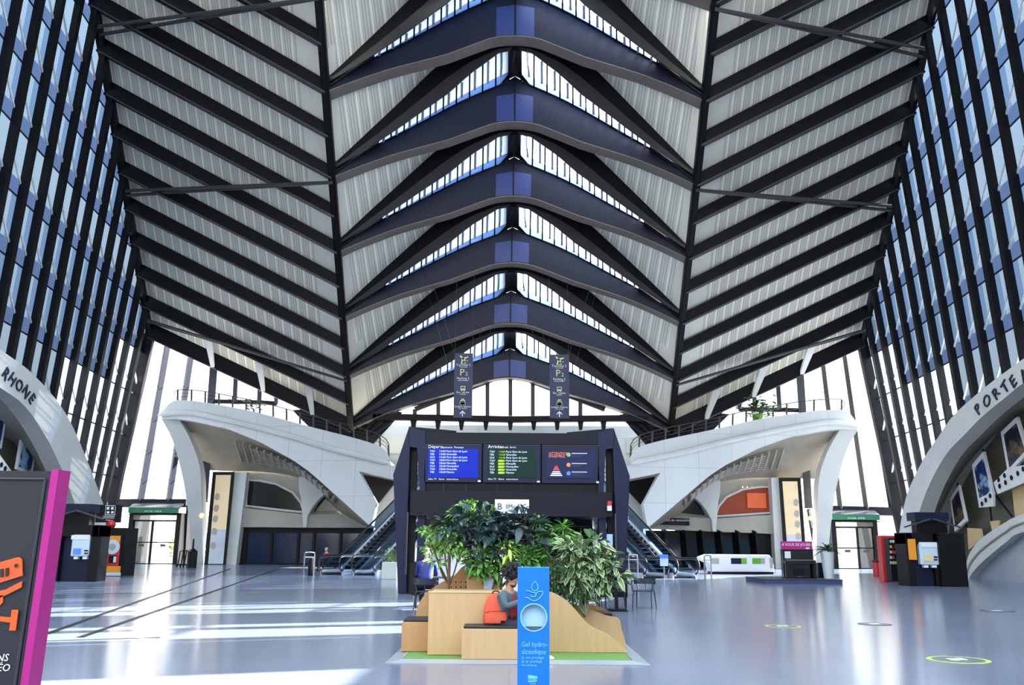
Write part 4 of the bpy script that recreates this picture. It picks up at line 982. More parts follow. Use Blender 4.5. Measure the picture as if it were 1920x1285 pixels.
for i, (x0, x1, lab, sm, s4) in enumerate(mons):
    t = thing('display_screen', lab, 'screen', T((x0+x1)/2, 905, -.05), 0, 'screens on the tower')
    tbox(x0, 833+i, x1, 905+i, -.05, .14, 'casing', M['navy'], t, bevel=.02)
    tbox(x0+1, 833+i, x1-1, 834.2+i, -.07, -.05, 'edge_highlight', M['steelg'], t)
    sc_ = tbox(*s4, -.07, -.05, 'screen', sm, t)
    c = tbox(x1-7, 901+i, x1-2, 904+i, -.09, -.05, 'corner_badge', M['white'], t)
    if i < 2:
        tx(t, 'Départs' if i == 0 else 'Arrivées', s4[0], 840.5, .15, M['text']); tx(t, 'Departures  Partenze' if i == 0 else 'Arrivals  Arrivi', s4[0]+22, 840.5, .09, M['text'])
        tx(t, 'Infos TV   Gares   réservations', s4[0], 900, .08, M['text'])
        rows = ['', 'Grenoble', 'Paris Gare de Lyon', 'Paris Gare de Lyon', 'Marseille', 'Chambéry', 'Grenoble']
        for r_ in range(8):
            y = s4[1]+6+r_*5.6
            tx(t, ['TGV', 'TER', 'OUI'][r_ % 3], s4[0]+3, y, .09, ETX); tx(t, ['11h04', '11h20', '11h46', '12h04', '12h26', '12h40', '13h04', '13h30'][r_], s4[0]+20, y, .09, ETX if i == 0 else EYL)
            tx(t, ['Paris Gare de Lyon', 'Grenoble', 'Paris Gare de Lyon', 'Paris Gare de Lyon', 'Marseille', 'Montpellier', 'Grenoble', 'Nantes'][r_], s4[0]+34, y, .09, ETX)
            if i == 1 and r_ > 2: tbox(s4[0]+19, y-3.2, s4[0]+30, y+.6, -.08, -.072, 'yellow_cell', EYL, t)
    else:
        tx(t, 'ATTENTION', 1029, 853, .12, EOR); tx(t, 'ENSEMBLE', 1029, 858, .12, EOR)
        q = [T(1037, 882, -.08), T(1049, 882, -.08), T(1045, 874, -.08), T(1041, 874, -.08)]; MB().prism(q, (0, .01, 0)).build('red_mark', ERD, t)
        for k_ in range(3): tbox(1036-2*k_, 884+k_*3.4, 1050+2*k_, 886+k_*3.4, -.085, -.075, 'text_bar', ETX, t)
        for (y, m_) in ((853, EGR), (872, EOR), (888, EBL)):
            p = T(1066, y, -.08); MB().add([p+V(.07*math.cos(q*.5236), 0, .07*math.sin(q*.5236)) for q in range(12)], [tuple(range(12))]).build('dot', m_, t, fix=False)
            for k_ in range(3): tbox(1072, y-3+k_*2.8, 1098-6*k_+(y % 5), y-2+k_*2.8, -.085, -.075, 'text_bar', M['steelg'] if k_ else ETX, t)
# cafe below
cy = TY+4.2
cf = thing('cafe_shell', 'dim cafe interior with shelves behind the plants, under the screens', 'cafe', (T(959, 1100).x, TY+4, 0))
a, b = T(786, 1000), T(1133, 1000); zc = T(959, 968).z
MB().bx(a.x, b.x, cy, cy+.1, 0, zc).build('rear_wall', M['navy2'], cf)
MB().bx(a.x, a.x+1.6, cy-.15, cy, 1.7, zc).build('olive_panel', mat('olive_panel', (120, 112, 72), .6), cf)
MB().bx(a.x-.05, a.x+3.6, cy-3.2, cy-3.1, 0, 1.35).build('white_counter', M['white'], cf)
MB().bx(a.x-.05, a.x+3.6, cy-3.3, cy-2.6, 1.35, 1.4).build('counter_top', M['steelg'], cf)
MB().bx(a.x+.0, a.x+2.8, cy-1.2, cy-1.1, 1.2, 2.2).build('white_back_board', M['white'], cf)
MB().bx(b.x-1.9, b.x-1.7, cy-1.5, cy-1.3, 0, zc).build('inner_post', M['steelg'], cf)
MB().bx(a.x+2.4, b.x-.2, cy-2.2, cy-1.6, 0, 1.05).build('bar_counter', M['black'], cf)
for k_ in range(4): MB().bx(a.x+2.6, b.x-.2, cy-.4, cy, 1.25+k_*.33, 1.28+k_*.33).build('shelf', M['steelg'], cf)
rnd = random.Random(11); bc = [mat('bottle_'+n, c, .2) for n, c in (('amber', (150, 80, 30)), ('green', (40, 80, 44)), ('pale', (190, 190, 180)), ('copper', (176, 96, 60)))]
for k_ in range(3):
    for q in range(10):
        x = b.x-.45-q*.27; z = 1.28+k_*.33; m = MB(); m.lathe((x, cy-.2, z), [(.04, 0), (.045, .16), (.016, .2), (.016, .26)], 8)
        ci = rnd.randrange(4); tag(m.build('bottle', bc[ci]), '%s bottle on the %s cafe shelf, %s from its right end' % (('amber', 'green', 'pale', 'copper')[ci], ('lowest', 'middle', 'top')[k_], ('first',)[0] if q == 0 else ORD[q]), 'bottle', 'bottles on the cafe shelves')
sg = thing('cafe_sign', 'white cafe sign with thin script lettering half hidden by leaves', 'sign', T(960, 962, -.4))
tbox(928, 937, 992, 963, -.25, -.18, 'board', M['white'], sg, bevel=.01)
tx(sg, 'B', 932, 956, .3, M['steelg'], d=-.27); tx(sg, 'llMc & Co', 948, 955, .24, M['steelg'], d=-.27, sx=.8)
a = thing('alarm_device', 'red and white alarm box on the right navy column of the tower', 'alarm box', T(1143, 957, -.3))
tbox(1139, 940, 1147, 949, -.3, -.14, 'red_half', mat('alarm_red', (190, 40, 48), .4), a); tbox(1139, 949, 1147, 958, -.3, -.14, 'white_half', M['white'], a)
a = thing('sticker_board', 'small blue and orange notice on the post right of the cafe', 'notice', T(1143, 1036, -.1))
tbox(1138, 1002, 1149, 1022, -.1, .12, 'blue_part', mat('notice_blue', (150, 180, 220), .5), a); tbox(1138, 1022, 1149, 1035, -.1, .12, 'orange_part', mat('notice_orange', (230, 130, 50), .5), a)
# ================================================================== HANGING BANNERS
def disc(m, c, r, n=12, mi=0, sx=1):
    return m.add([c+V(r*sx*math.cos(q*2*math.pi/n), 0, r*math.sin(q*2*math.pi/n)) for q in range(n)], [tuple(range(n))], mi)
BN = mat('banner_blue', (40, 46, 84), .5, 0, .05); LG = mat('pale_lime', (206, 222, 150), .5, 0, 0)
for x0, x1, y0, y1, nm in ((850, 886, 663, 783, 'left'), (1031, 1066, 665, 784, 'right')):
    Yb = 55.0; p0, p1 = PY(x0, y1, Yb), PY(x1, y0, Yb); cx = (p0.x+p1.x)/2; w_ = abs(p1.x-p0.x); zt = p1.z; zb3 = p0.z; h = zt-zb3
    t = thing('hanging_sign', 'tall navy hanging sign with pictograms, the %s one of the pair' % nm, 'sign', (cx, Yb, zb3), 0, 'hanging signs over the hall')
    MB().bx(cx-w_/2, cx+w_/2, Yb, Yb+.12, zb3, zt).build('board', BN, t)
    MB().bx(cx+w_/2-.01, cx+w_/2+.03, Yb-.02, Yb+.14, zb3, zt).build('edge_strip', M['steelg'], t)
    y = Yb-.015
    def Z(f): return zt-h*f
    # aeroplane
    m = MB(); c = V(cx, y, Z(.09)); R = Matrix.Rotation(math.radians(-45), 3, 'Y')
    for poly in ([(-.045, -.2), (.045, -.2), (.045, .2), (0, .27), (-.045, .2)], [(0, .1), (.25, -.06), (.25, -.12), (0, -.02), (-.25, -.12), (-.25, -.06)], [(0, -.12), (.1, -.2), (.1, -.24), (0, -.2), (-.1, -.24), (-.1, -.2)]):
        m.add([c+R @ V(a*1.25, 0, b*1.25) for a, b in poly], [tuple(range(len(poly)))])
    m.build('aeroplane_symbol', LG, t, fix=False)
    MB().bx(cx-0.175, cx+0.175, y, y+.01, Z(.165), Z(.158)).build('underline', LG, t)
    text('lettering', 'Terminal 2', 0.213, (cx, y, Z(.2)), M['text'], t, ext=.001); text('lettering', 'Terminals', 0.125, (cx, y, Z(.225)), M['text'], t, ext=.001)
    text('lettering', 'P', 0.625, (cx-0.075, y, Z(.35)), LG, t, ext=.001); text('lettering', '2', 0.350, (cx+0.213, y, Z(.35)), LG, t, ext=.001)
    text('lettering', 'Parking 2', 0.213, (cx, y, Z(.41)), M['text'], t, ext=.001); MB().bx(cx-0.325, cx+0.325, y, y+.01, Z(.43), Z(.424)).build('underline', M['text'], t)
    for f, words, car in ((.55, ('Bus - navette', 'Shuttle'), 0), (.77, ('Location voitures', 'Car rental'), 1)):
        m = MB(); zc_ = Z(f)
        m.bx(cx-0.150, cx+0.150, y, y+.01, zc_-0.125, zc_+0.150); m.bx(cx-0.125, cx-0.062, y, y+.01, zc_-0.175, zc_-0.125); m.bx(cx+0.062, cx+0.125, y, y+.01, zc_-0.175, zc_-0.125)
        if car: m.bx(cx-0.088, cx+0.088, y, y+.01, zc_+0.175, zc_+0.237); m.bx(cx-0.188, cx+0.188, y, y+.01, zc_-0.125, zc_+0.000)
        m.build('vehicle_symbol', LG, t); MB().bx(cx-0.112, cx+0.112, y-.01, y, zc_-0.013, zc_+0.100).build('vehicle_window', BN, t)
        text('lettering', words[0], 0.188, (cx, y, Z(f+.075)), M['text'], t, ext=.001, sx=.8); text('lettering', words[1], 0.125, (cx, y, Z(f+.1)), M['text'], t, ext=.001)
    m = MB(); c = V(cx, y, Z(.935)); m.add([c+V(*q)*1.25 for q in ((-.025, 0, -.16), (.025, 0, -.16), (.025, 0, .05), (-.025, 0, .05))], [(0, 1, 2, 3)]); m.add([c+V(*q)*1.25 for q in ((0, 0, .14), (.14, 0, 0), (.14, 0, -.06), (0, 0, .07), (-.14, 0, -.06), (-.14, 0, 0))], [(0, 1, 2, 3), (0, 3, 4, 5)])
    m.build('arrow_symbol', M['text'], t, fix=False)
    zg = PY(*tp(TF, 3, -1 if x0 < 960 else 1, .3), 55.6).z+.15
    cb = MB()
    for xx in (cx-w_/2, cx+w_/2): cb.tube([V(xx, Yb+.05, zt), V(xx, Yb+.7, zg)], .012, 4)
    s_ = -1 if x0 < 960 else 1
    cb.tube([V(cx-w_/2, Yb+.05, zt), V(cx-2.2, Yb+.7, zg-.6)], .012, 4); cb.tube([V(cx+w_/2, Yb+.05, zt), V(cx+2.2, Yb+.7, zg-.6)], .012, 4)
    cb.tube([V(cx-w_/2, Yb+.05, zb3+1.9), V(cx-2.6, Yb+.8, zg-.8)], .01, 4); cb.tube([V(cx+w_/2, Yb+.05, zb3+1.9), V(cx+2.6, Yb+.8, zg-.8)], .01, 4)
    cb.build('cable', M['steelg'], t)
# ================================================================== PLANTER ISLAND
def wood(name, rgb):
    m = mat(name, rgb, .5, 0, .08, 4); t = m.node_tree; b = t.nodes['Principled BSDF']
    c = t.nodes.new('ShaderNodeTexCoord'); mp = t.nodes.new('ShaderNodeMapping'); mp.inputs['Scale'].default_value = (9, 9, .7); n = t.nodes.new('ShaderNodeTexNoise'); n.inputs['Scale'].default_value = 1.6; n.inputs['Detail'].default_value = 5
    t.links.new(c.outputs['Object'], mp.inputs[0]); t.links.new(mp.outputs[0], n.inputs['Vector'])
    x = t.nodes.new('ShaderNodeMix'); x.data_type = 'RGBA'; x.inputs[6].default_value = lin(tuple(v*.9 for v in rgb)); x.inputs[7].default_value = lin(rgb)
    t.links.new(n.outputs['Fac'], x.inputs[0]); t.links.new(x.outputs[2], b.inputs['Base Color']); return m
M['ply'] = wood('birch_plywood', (204, 166, 118)); M['ply2'] = wood('darker_plywood', (190, 142, 94)); M['plye'] = mat('plywood_edge', (206, 178, 132), .6)
M['cush'] = mat('black_cushion', (20, 20, 24), .6)
pl_ = thing('planter_mat', 'green mat with sloping silver edge under the wooden planter seating', 'mat', (0, 14.3, 0))
g0, g1 = PZ(720, 1246), PZ(1219, 1247); yb = 16.6
def zp(x, y, z): return V(x, y, z)
x0, x1, yf = g0.x, g1.x, (g0.y+g1.y)/2
MB().bx(x0+.22, x1-.22, yf+.18, yb, 0, .035).build('green_surface', mat('green_turf', (92, 132, 62), .9, 0, .2, 30, .2), pl_)
m = MB(); o = [V(x0, yf, .002), V(x1, yf, .002), V(x1, yb+.2, .002), V(x0, yb+.2, .002)]; i_ = [V(x0+.22, yf+.18, .04), V(x1-.22, yf+.18, .04), V(x1-.22, yb, .04), V(x0+.22, yb, .04)]
m.add(o+i_, [(0, 1, 5, 4), (1, 2, 6, 5), (2, 3, 7, 6), (3, 0, 4, 7)]); m.build('silver_ramp', mat('silver_ramp', (168, 176, 184), .35, .5), pl_)
def fbox(xa, xb, ytop, ybot, depth, name, mm, parent=None, z0=.04, base=None):
    """box standing on the mat; its front face fills xa..xb, ytop..ybot of the photo"""
    p = PZ((xa+xb)/2, ybot, .04); Y = p.y; a, b = PY(xa, ybot, Y), PY(xb, ybot, Y); zt = PY((xa+xb)/2, ytop, Y).z
    o = MB().bx(a.x, b.x, Y, Y+depth, z0, zt).build(name, mm, parent, bevel=.006); return a.x, b.x, Y, zt
ps = thing('plywood_seating', 'pale plywood seating island with stepped boxes, curved sides and cushions', 'planter bench', (0, 14.4, .04))
A = fbox(801, 945, 1112, 1229, 1.0, 'tall_box', M['ply'], ps)
MB().bx(A[0]-.01, A[1]+.01, A[2]-.01, A[2]+.06, A[3], A[3]+.015).build('edge_band', M['plye'], ps)
Bx = fbox(865, 972, 1180, 1237, .55, 'bench_box', M['ply'], ps)
MB().bx(Bx[0]+.02, Bx[1], Bx[2]+.02, A[2]-.02, Bx[3], Bx[3]+.035).build('cushion', M['cush'], ps, bevel=.01)
Cx = fbox(752, 802, 1167, 1222, .7, 'low_box', M['ply2'], ps)
MB().bx(Cx[0]+.02, Cx[1], Cx[2]+.02, Cx[2]+.68, Cx[3], Cx[3]+.035).build('cushion', M['cush'], ps, bevel=.01)
Y2 = 14.5; q = [PY(a, b, Y2) for a, b in ((876, 1112), (876, 1079), (879, 1075), (936, 1075), (938, 1079), (938, 1112))]; q[0].z = q[-1].z = .04
MB().prism(q, (0, .5, 0)).build('back_box', M['ply'], ps, bevel=.01)
def floorshape(pts, Y, th, name, mm, n=4):
    c = [PY(p.x, p.y, Y) for p in smooth_curve([V(a, b, 0) for a, b in pts], n)]
    c2 = [V(p.x, p.y, .04) for p in c]; return MB().slab(c, c2, (0, th, 0)).build(name, mm, ps)
floorshape([(779, 1160), (784, 1136), (798, 1114), (822, 1096), (850, 1081), (866, 1064), (880, 1058)], 14.9, .06, 'curved_panel', M['ply2'])
h = MB()
for r_ in range(4):
    for c_ in range(4): p = PY(846+c_*9, 1092+r_*9, 14.89); disc(h, p, .012, 8)
h.build('hole', M['black'], ps, fix=False)
floorshape([(1026, 1110), (1034, 1111), (1046, 1116), (1063, 1127), (1082, 1147), (1105, 1172), (1139, 1189), (1161, 1206), (1178, 1223)], 13.75, .05, 'front_curved_panel', M['ply'])
floorshape([(1040, 1118), (1071, 1131), (1105, 1143), (1139, 1155), (1160, 1160), (1165, 1178), (1171, 1198), (1176, 1218)], 14.3, .05, 'middle_curved_panel', M['ply'])
floorshape([(1090, 1130), (1108, 1134), (1128, 1140), (1148, 1153), (1156, 1166)], 15.0, .05, 'rear_curved_panel', M['ply2'])
MB().bx(-.9, 1.6, 14.35, 15.6, .04, .55).build('soil_box', mat('dark_soil', (48, 38, 30), .9, 0, .3, 8), ps)
c = PY(917, 1094, 14.4); MB().lathe(V(0, 0, 0), [(.001, 0), (.001, .001)], 3)
m = MB(); pts = [PY(a, b, 14.42) for a, b in ((907, 1108), (908, 1092), (912, 1080), (918, 1076), (925, 1077), (927, 1084), (925, 1096), (921, 1109))]
MB().prism(pts, (0, .05, 0)).build('headrest', mat('pale_blue_headrest', (178, 196, 222), .6), ps, bevel=.015)
# ---- plants
L1 = mat('rubber_plant_leaf', (50, 74, 72), .3, 0, .35, 5, spec=.5); L2 = mat('bright_green_leaf', (112, 164, 62), .4, 0, .3, 5); L3 = mat('mid_green_leaf', (86, 138, 56), .42, 0, .35, 5)
L4 = mat('cream_leaf_margin', (196, 204, 160), .45, 0, .1, 5); L5 = mat('variegated_leaf_centre', (104, 136, 90), .45, 0, .25, 5); L6 = mat('dark_fern_leaf', (52, 92, 48), .5, 0, .3, 6); ST_ = mat('plant_stem', (92, 74, 52), .7)
def leaf(m, p, d, L_, W, rnd, mi=0, edge=None, bend=.25, roll=None):
    """one broad pointed leaf with a fold along the midrib, curving down"""
    d = d.normalized(); up = V(0, 0, 1); u = d.cross(up); u = u.normalized() if u.length > .05 else V(1, 0, 0); k = u.cross(d)
    rr = rnd.uniform(-.9, .9) if roll is None else roll; u2 = u*math.cos(rr)+k*math.sin(rr); k2 = k*math.cos(rr)-u*math.sin(rr)
    rows = []
    for s, w_ in ((0, .05), (.2, .7), (.45, 1), (.72, .75), (1, .02)):
        c = p+d*L_*s-up*bend*L_*s*s; rows.append((c-u2*W*w_*.5+k2*W*.12*w_, c, c+u2*W*w_*.5+k2*W*.12*w_))
    o = len(m.v)
    for i in range(4):
        a, b = rows[i], rows[i+1]
        m.add([a[0], a[1], b[1], b[0]], [(0, 1, 2, 3)], mi); m.add([a[1], a[2], b[2], b[1]], [(0, 1, 2, 3)], mi)
        if edge is not None:
            for q in (0, 2):
                e0 = a[1].lerp(a[q], 1.0); e1 = b[1].lerp(b[q], 1.0); i0 = a[1].lerp(a[q], .68)+k2*.003; i1 = b[1].lerp(b[q], .68)+k2*.003
                m.add([e0+k2*.003, i0, i1, e1+k2*.003], [(0, 1, 2, 3)], edge)
def blob(x, y, Y, rx, ry, rz, rnd):
    while True:
        v = V(rnd.uniform(-1, 1), rnd.uniform(-1, 1), rnd.uniform(-1, 1))
        if v.length < 1: break
    c = PY(x, y, Y); return c+V(v.x*rx, v.y*ry, v.z*rz), v
def plant(name, lab, base, lumps, mats, nL, LL, LW, seed, edge=None, bend=.25, group='plants in the plywood planter', stems=3, cat='plant'):
    rnd = random.Random(seed); t = thing(name, lab, cat, base, 0, group); m = MB(); st = MB(); hub = base+V(0, 0, .42)
    for (x, y, Y, rx, ry, rz, n) in lumps:
        c = PY(x, y, Y)
        st.tube(smooth_curve([base, hub, hub.lerp(c, .5)+V(0, 0, -.04), c], 4), [.013]*12+[.006], 5)
        for i in range(int(n*1.7)):
            p, v = blob(x, y, Y, rx, ry, rz, rnd); d = V(v.x+rnd.gauss(0, .4), v.y-.25+rnd.gauss(0, .4), v.z*.8+.25+rnd.gauss(0, .35))
            leaf(m, p, d, LL*rnd.uniform(.7, 1.2), LW*rnd.uniform(.8, 1.15), rnd, 0, edge, bend)
            if i % 3 == 0: st.tube([c.lerp(p, .2), p], .004, 3)
    m.build('foliage', mats, t, fix=False); st.build('stem', ST_, t); return t
bs = lambda x, Y=14.7: V(PY(x, 1100, Y).x, Y, .5)
plant('rubber_plant', 'tall rubber plant with big blue-green leaves at the centre of the planter', bs(905), [(895, 985, 14.6, .4, .3, .24, 46), (938, 1000, 14.6, .32, .3, .3, 42), (852, 985, 14.6, .24, .2, .18, 22), (985, 985, 14.5, .22, .2, .2, 20), (905, 1030, 14.5, .28, .2, .22, 24), (1005, 1005, 14.6, .16, .2, .2, 12)], [L1], 0, .27, .12, 1, bend=.35)
plant('umbrella_tree', 'bright green feathery plant at the top left of the planter', bs(880, 14.9), [(885, 952, 14.9, .3, .2, .1, 90), (915, 958, 14.9, .16, .2, .1, 40), (862, 965, 14.9, .18, .2, .1, 40), (885, 968, 14.9, .3, .2, .14, 60)], [L2], 0, .13, .035, 2, bend=.5)
plant('weeping_fig', 'small-leaved light green plant reaching out at the left of the planter', bs(842, 14.6), [(830, 1000, 14.5, .26, .2, .13, 70), (812, 1025, 14.5, .2, .2, .12, 50), (845, 1020, 14.5, .2, .2, .16, 60), (800, 995, 14.5, .14, .15, .05, 26), (820, 1052, 14.5, .2, .1, .08, 34), (862, 1035, 14.5, .1, .1, .1, 24)], [L2], 0, .09, .042, 3, bend=.35)
plant('green_shrub', 'dense mid green leafy shrub above the seated man', bs(940, 14.5), [(905, 1055, 14.4, .26, .2, .22, 60), (945, 1040, 14.4, .3, .2, .22, 60), (985, 1048, 14.4, .26, .2, .18, 50), (890, 1070, 14.4, .12, .1, .1, 18), (925, 1068, 14.5, .2, .1, .12, 26), (1010, 1058, 14.5, .16, .1, .15, 24)], [L3], 0, .16, .075, 4, bend=.4)
plant('yellow_leaf_plant', 'few yellow-green hanging leaves in the middle of the planter', bs(950, 14.2), [(953, 1032, 14.15, .07, .05, .14, 12)], [mat('yellow_green_leaf', (150, 176, 72), .4, 0, .1)], 0, .15, .055, 5, bend=.9)
def spiky(name, lab, base, heads, m_, seed, LL=.34, W=.035):
    rnd = random.Random(seed); t = thing(name, lab, 'plant', base, 0, 'plants in the plywood planter'); m = MB(); st = MB()
    for (x, y, Y, n) in heads:
        c = PY(x, y, Y); st.tube([base, base.lerp(c, .5)+V(.02, 0, 0), c], .014, 5)
        for i in range(n):
            a = rnd.random()*6.283; e = rnd.uniform(-.2, 1.2); d = V(math.cos(a)*math.cos(e), math.sin(a)*math.cos(e), math.sin(e))
            leaf(m, c+V(0, 0, rnd.uniform(-.12, .05)), d, LL*rnd.uniform(.7, 1.1), W, rnd, 0, None, .45)
    m.build('foliage', [m_], t, fix=False); st.build('stem', ST_, t)
spiky('dracaena', 'tall narrow-leaved green plant right of the white cafe sign', bs(1020), [(1012, 978, 14.7, 30), (1020, 1005, 14.7, 40), (1008, 1030, 14.7, 34), (1028, 1045, 14.7, 34)], L3, 6)
spiky('dracaena', 'bright spiky plant between the dark centre and the variegated plant', bs(1058), [(1056, 992, 14.8, 46), (1050, 1012, 14.8, 30)], L2, 7, .3, .032)
plant('variegated_fig', 'large variegated plant with cream-edged leaves at the right of the planter', bs(1095, 14.3), [(1090, 1050, 14.2, .34, .25, .26, 80), (1130, 1060, 14.2, .28, .2, .2, 52), (1075, 1030, 14.2, .24, .2, .16, 36), (1110, 1090, 14.2, .3, .2, .18, 50), (1150, 1075, 14.2, .18, .15, .16, 26), (1075, 1075, 14.1, .2, .2, .2, 34), (1112, 1020, 14.3, .2, .15, .12, 20), (1090, 1120, 14.2, .16, .1, .1, 14)], [L5, L4], 0, .22, .085, 8, edge=1, bend=.4)
plant('dark_fern', 'dark green ferny plant low behind the blue sign', bs(1050, 14.0), [(1045, 1095, 14.0, .2, .15, .16, 90), (1068, 1110, 13.95, .2, .12, .12, 70), (1040, 1070, 14.1, .2, .15, .2, 60)], [L6], 0, .1, .03, 9, bend=.5)
m = MB(); m.tube([V(PY(842, 1100, 14.4).x, 14.4, .5), PY(841, 1035, 14.4)], .016, 6); tag(m.build('plant_cane', ST_), 'thin bare brown cane standing at the left of the planter', 'cane')
# ================================================================== BLUE TOTEM
BT = mat('bright_blue_totem', (2, 112, 222), .45, 0, 0); CY = mat('pale_cyan_print', (120, 200, 228), .4, 0, 0)
TYY = 8.0
def Q(a, b, d=0): return PY(a, b, TYY+d)
t = thing('gel_dispenser_sign', 'bright blue hand gel sign standing in front of the planter', 'sign', V((Q(998, 1285)).x, TYY, 0))
a, b = Q(971, 1064), Q(1030, 1064); xl, xr = a.x-.0, b.x; zt = a.z
hc = Q(1001, 1158.5); hr = 24*8/F*1.01
# front with a round opening
m = MB(); n = 32; ring = [V(hc.x+hr*math.cos(2*math.pi*i/n), TYY, hc.z+hr*math.sin(2*math.pi*i/n)) for i in range(n)]
def onrect(c_):
    dx, dz = c_.x-hc.x, c_.z-hc.z; k_ = []
    if dx > 1e-6: k_.append((xr-hc.x)/dx)
    if dx < -1e-6: k_.append((xl-hc.x)/dx)
    if dz > 1e-6: k_.append((zt-hc.z)/dz)
    if dz < -1e-6: k_.append((.02-hc.z)/dz)
    k_ = min(k_); return V(hc.x+dx*k_, TYY, hc.z+dz*k_)
out = [onrect(c_) for c_ in ring]
# snap nearest to corners
for cr in (V(xl, TYY, zt), V(xr, TYY, zt), V(xl, TYY, .02), V(xr, TYY, .02)):
    j = min(range(n), key=lambda i: math.atan2(*(0, 1)) if False else abs(math.atan2(out[i].z-hc.z, out[i].x-hc.x)-math.atan2(cr.z-hc.z, cr.x-hc.x))); out[j] = cr
m.slab(ring+[ring[0]], out+[out[0]], (0, .09, 0)); m.build('panel', BT, t)
m = MB(); disc(m, V(hc.x, TYY+.05, hc.z), hr*1.02, 32); m.build('opening_back', mat('pale_mint_plate', (176, 212, 220), .4, 0, .05), t, fix=False)
MB().tube([V(hc.x+hr*.97*math.cos(2*math.pi*i/n), TYY-.002, hc.z+hr*.97*math.sin(2*math.pi*i/n)) for i in range(n)], .006, 6, closed=True).build('opening_rim', CY, t, True)
MB().bx(hc.x-hr*.7, hc.x+hr*.7, TYY+.01, TYY+.04, hc.z-hr*.72, hc.z-hr*.66).build('drip_tray', M['steelg'], t)
MB().bx(xl-.1, xr+.1, TYY-.12, TYY+.2, 0, .02).build('base_plate', BT, t)
dp = [Q(a, b, -.006) for a, b in ((1002.5, 1090), (998, 1097), (996.5, 1103), (999, 1107), (1003, 1108.5), (1007.5, 1107), (1009.5, 1103), (1008, 1097))]
MB().tube(dp, .0035, 6, closed=True).build('drop_outline', CY, t)
hnd = MB(); hnd.tube(smooth_curve([Q(a, b, -.006) for a, b in ((986, 1108.5), (992, 1108.5), (997, 1111), (1003, 1112), (1005, 1115), (1003, 1119), (998, 1119), (994, 1117))], 4), .0035, 5)
hnd.tube(smooth_curve([Q(a, b, -.006) for a, b in ((1004, 1116), (1008, 1111), (1013, 1109.5), (1018, 1111), (1016, 1117), (1011, 1123), (1004, 1127), (997, 1126), (991, 1122), (985, 1121))], 4), .0035, 5); hnd.build('hand_outline', CY, t)
def tt(s, x, y, sz, m_=CY, sx=1, al='LEFT'): return text('lettering', s, sz, Q(x, y, -.004), m_, t, align=al, ext=.001, sx=sx)
tt('Gel hydro-', 978, 1213, .06, sx=.84); tt('alcoolique', 978, 1227, .06, sx=.86)
tt('Je me protège', 978, 1236, .034); tt('et je protège', 978, 1243, .034); tt('les autres', 978, 1250, .034)
lg = [Q(a, b, -.006) for a, b in ((990, 1266), (1008, 1269), (1006, 1279), (990, 1280))]; MB().prism(lg, (0, .004, 0)).build('logo_plate', CY, t)
text('lettering', 'SNCF', .03, Q(998.5, 1277, -.008), BT, t, ext=.001); tt('GARES', 992, 1284, .02)
# ================================================================== MAGENTA-EDGED SIGN
MG = mat('magenta_edge', (170, 12, 118), .4, 0, 0); DK = mat('charcoal_board', (24, 25, 34), .45, 0, .08); OG = mat('orange_print', (214, 84, 22), .5, 0, 0)
SY = 5.5
def S_(a, b, d=0): return PY(a, b, SY+d)
t = thing('advert_board', 'tall charcoal board with magenta side and orange shapes at the left photo edge', 'sign', V(-3.1, SY, 0))
tr, br = S_(97, 884), S_(38, 1290); tl = V(tr.x-1.1, SY-.05, tr.z+.0); k_ = (br-tr)*(tr.z/(tr.z-br.z)); b0 = tr+k_; b0.z = 0; bl = V(tl.x+(b0.x-tr.x), SY-.05, 0)
MB().prism([tl, tr, b0, bl], (0, .13, 0)).build('board', DK, t)
off = V(.02, .28, 0)
MB().prism([tr+V(.003, -.01, .01), tr+V(.003, .14, .01), b0+V(.003, .14, 0), b0+V(.003, -.01, 0)], (.045, 0, 0)).build('magenta_side', MG, t)
fr = MB(); dn = (b0-tr).normalized(); fr.tube([tr+V(-.03, -.01, -.05), b0+V(-.03, -.01, .05)], .008, 4); fr.tube([tl+V(0, -.01, -.05), tr+V(-.03, -.01, -.05)], .008, 4); fr.build('frame_line', M['steelg'], t)
def shp(L, name='orange_shape', m_=OG, d=-.02): return MB().prism([S_(a, b, d) for a, b in L], (0, .01, 0)).build(name, m_, t)
shp([(-40, 1066), (30, 1046), (36, 1045), (41, 1050), (42, 1080), (-40, 1106)]); shp([(10, 1066), (15, 1065), (15, 1079), (10, 1081)], 'cut_out', DK, -.03); shp([(0, 1068), (5, 1067), (5, 1082), (0, 1083)], 'cut_out', DK, -.03)
mm_ = MB(); disc(mm_, S_(30, 1061, -.03), .012, 14); mm_.build('cut_out', DK, t, fix=False)
shp([(41, 1090), (40, 1102), (12, 1116), (-2, 1122), (-20, 1130), (-20, 1112), (10, 1106)]); shp([(-2, 1118), (5, 1116), (5, 1130), (-2, 1138)])
shp([(22, 1144), (34, 1144), (29, 1183), (17, 1183), (19, 1168), (-20, 1163), (-20, 1155), (20, 1158)])
text('lettering', 'NS', .058, S_(15, 1240, -.012), M['text'], t, align='RIGHT', ext=.001, shear=.15); text('lettering', 'DÉO', .058, S_(18, 1259, -.012), M['text'], t, align='RIGHT', ext=.001, shear=.15)
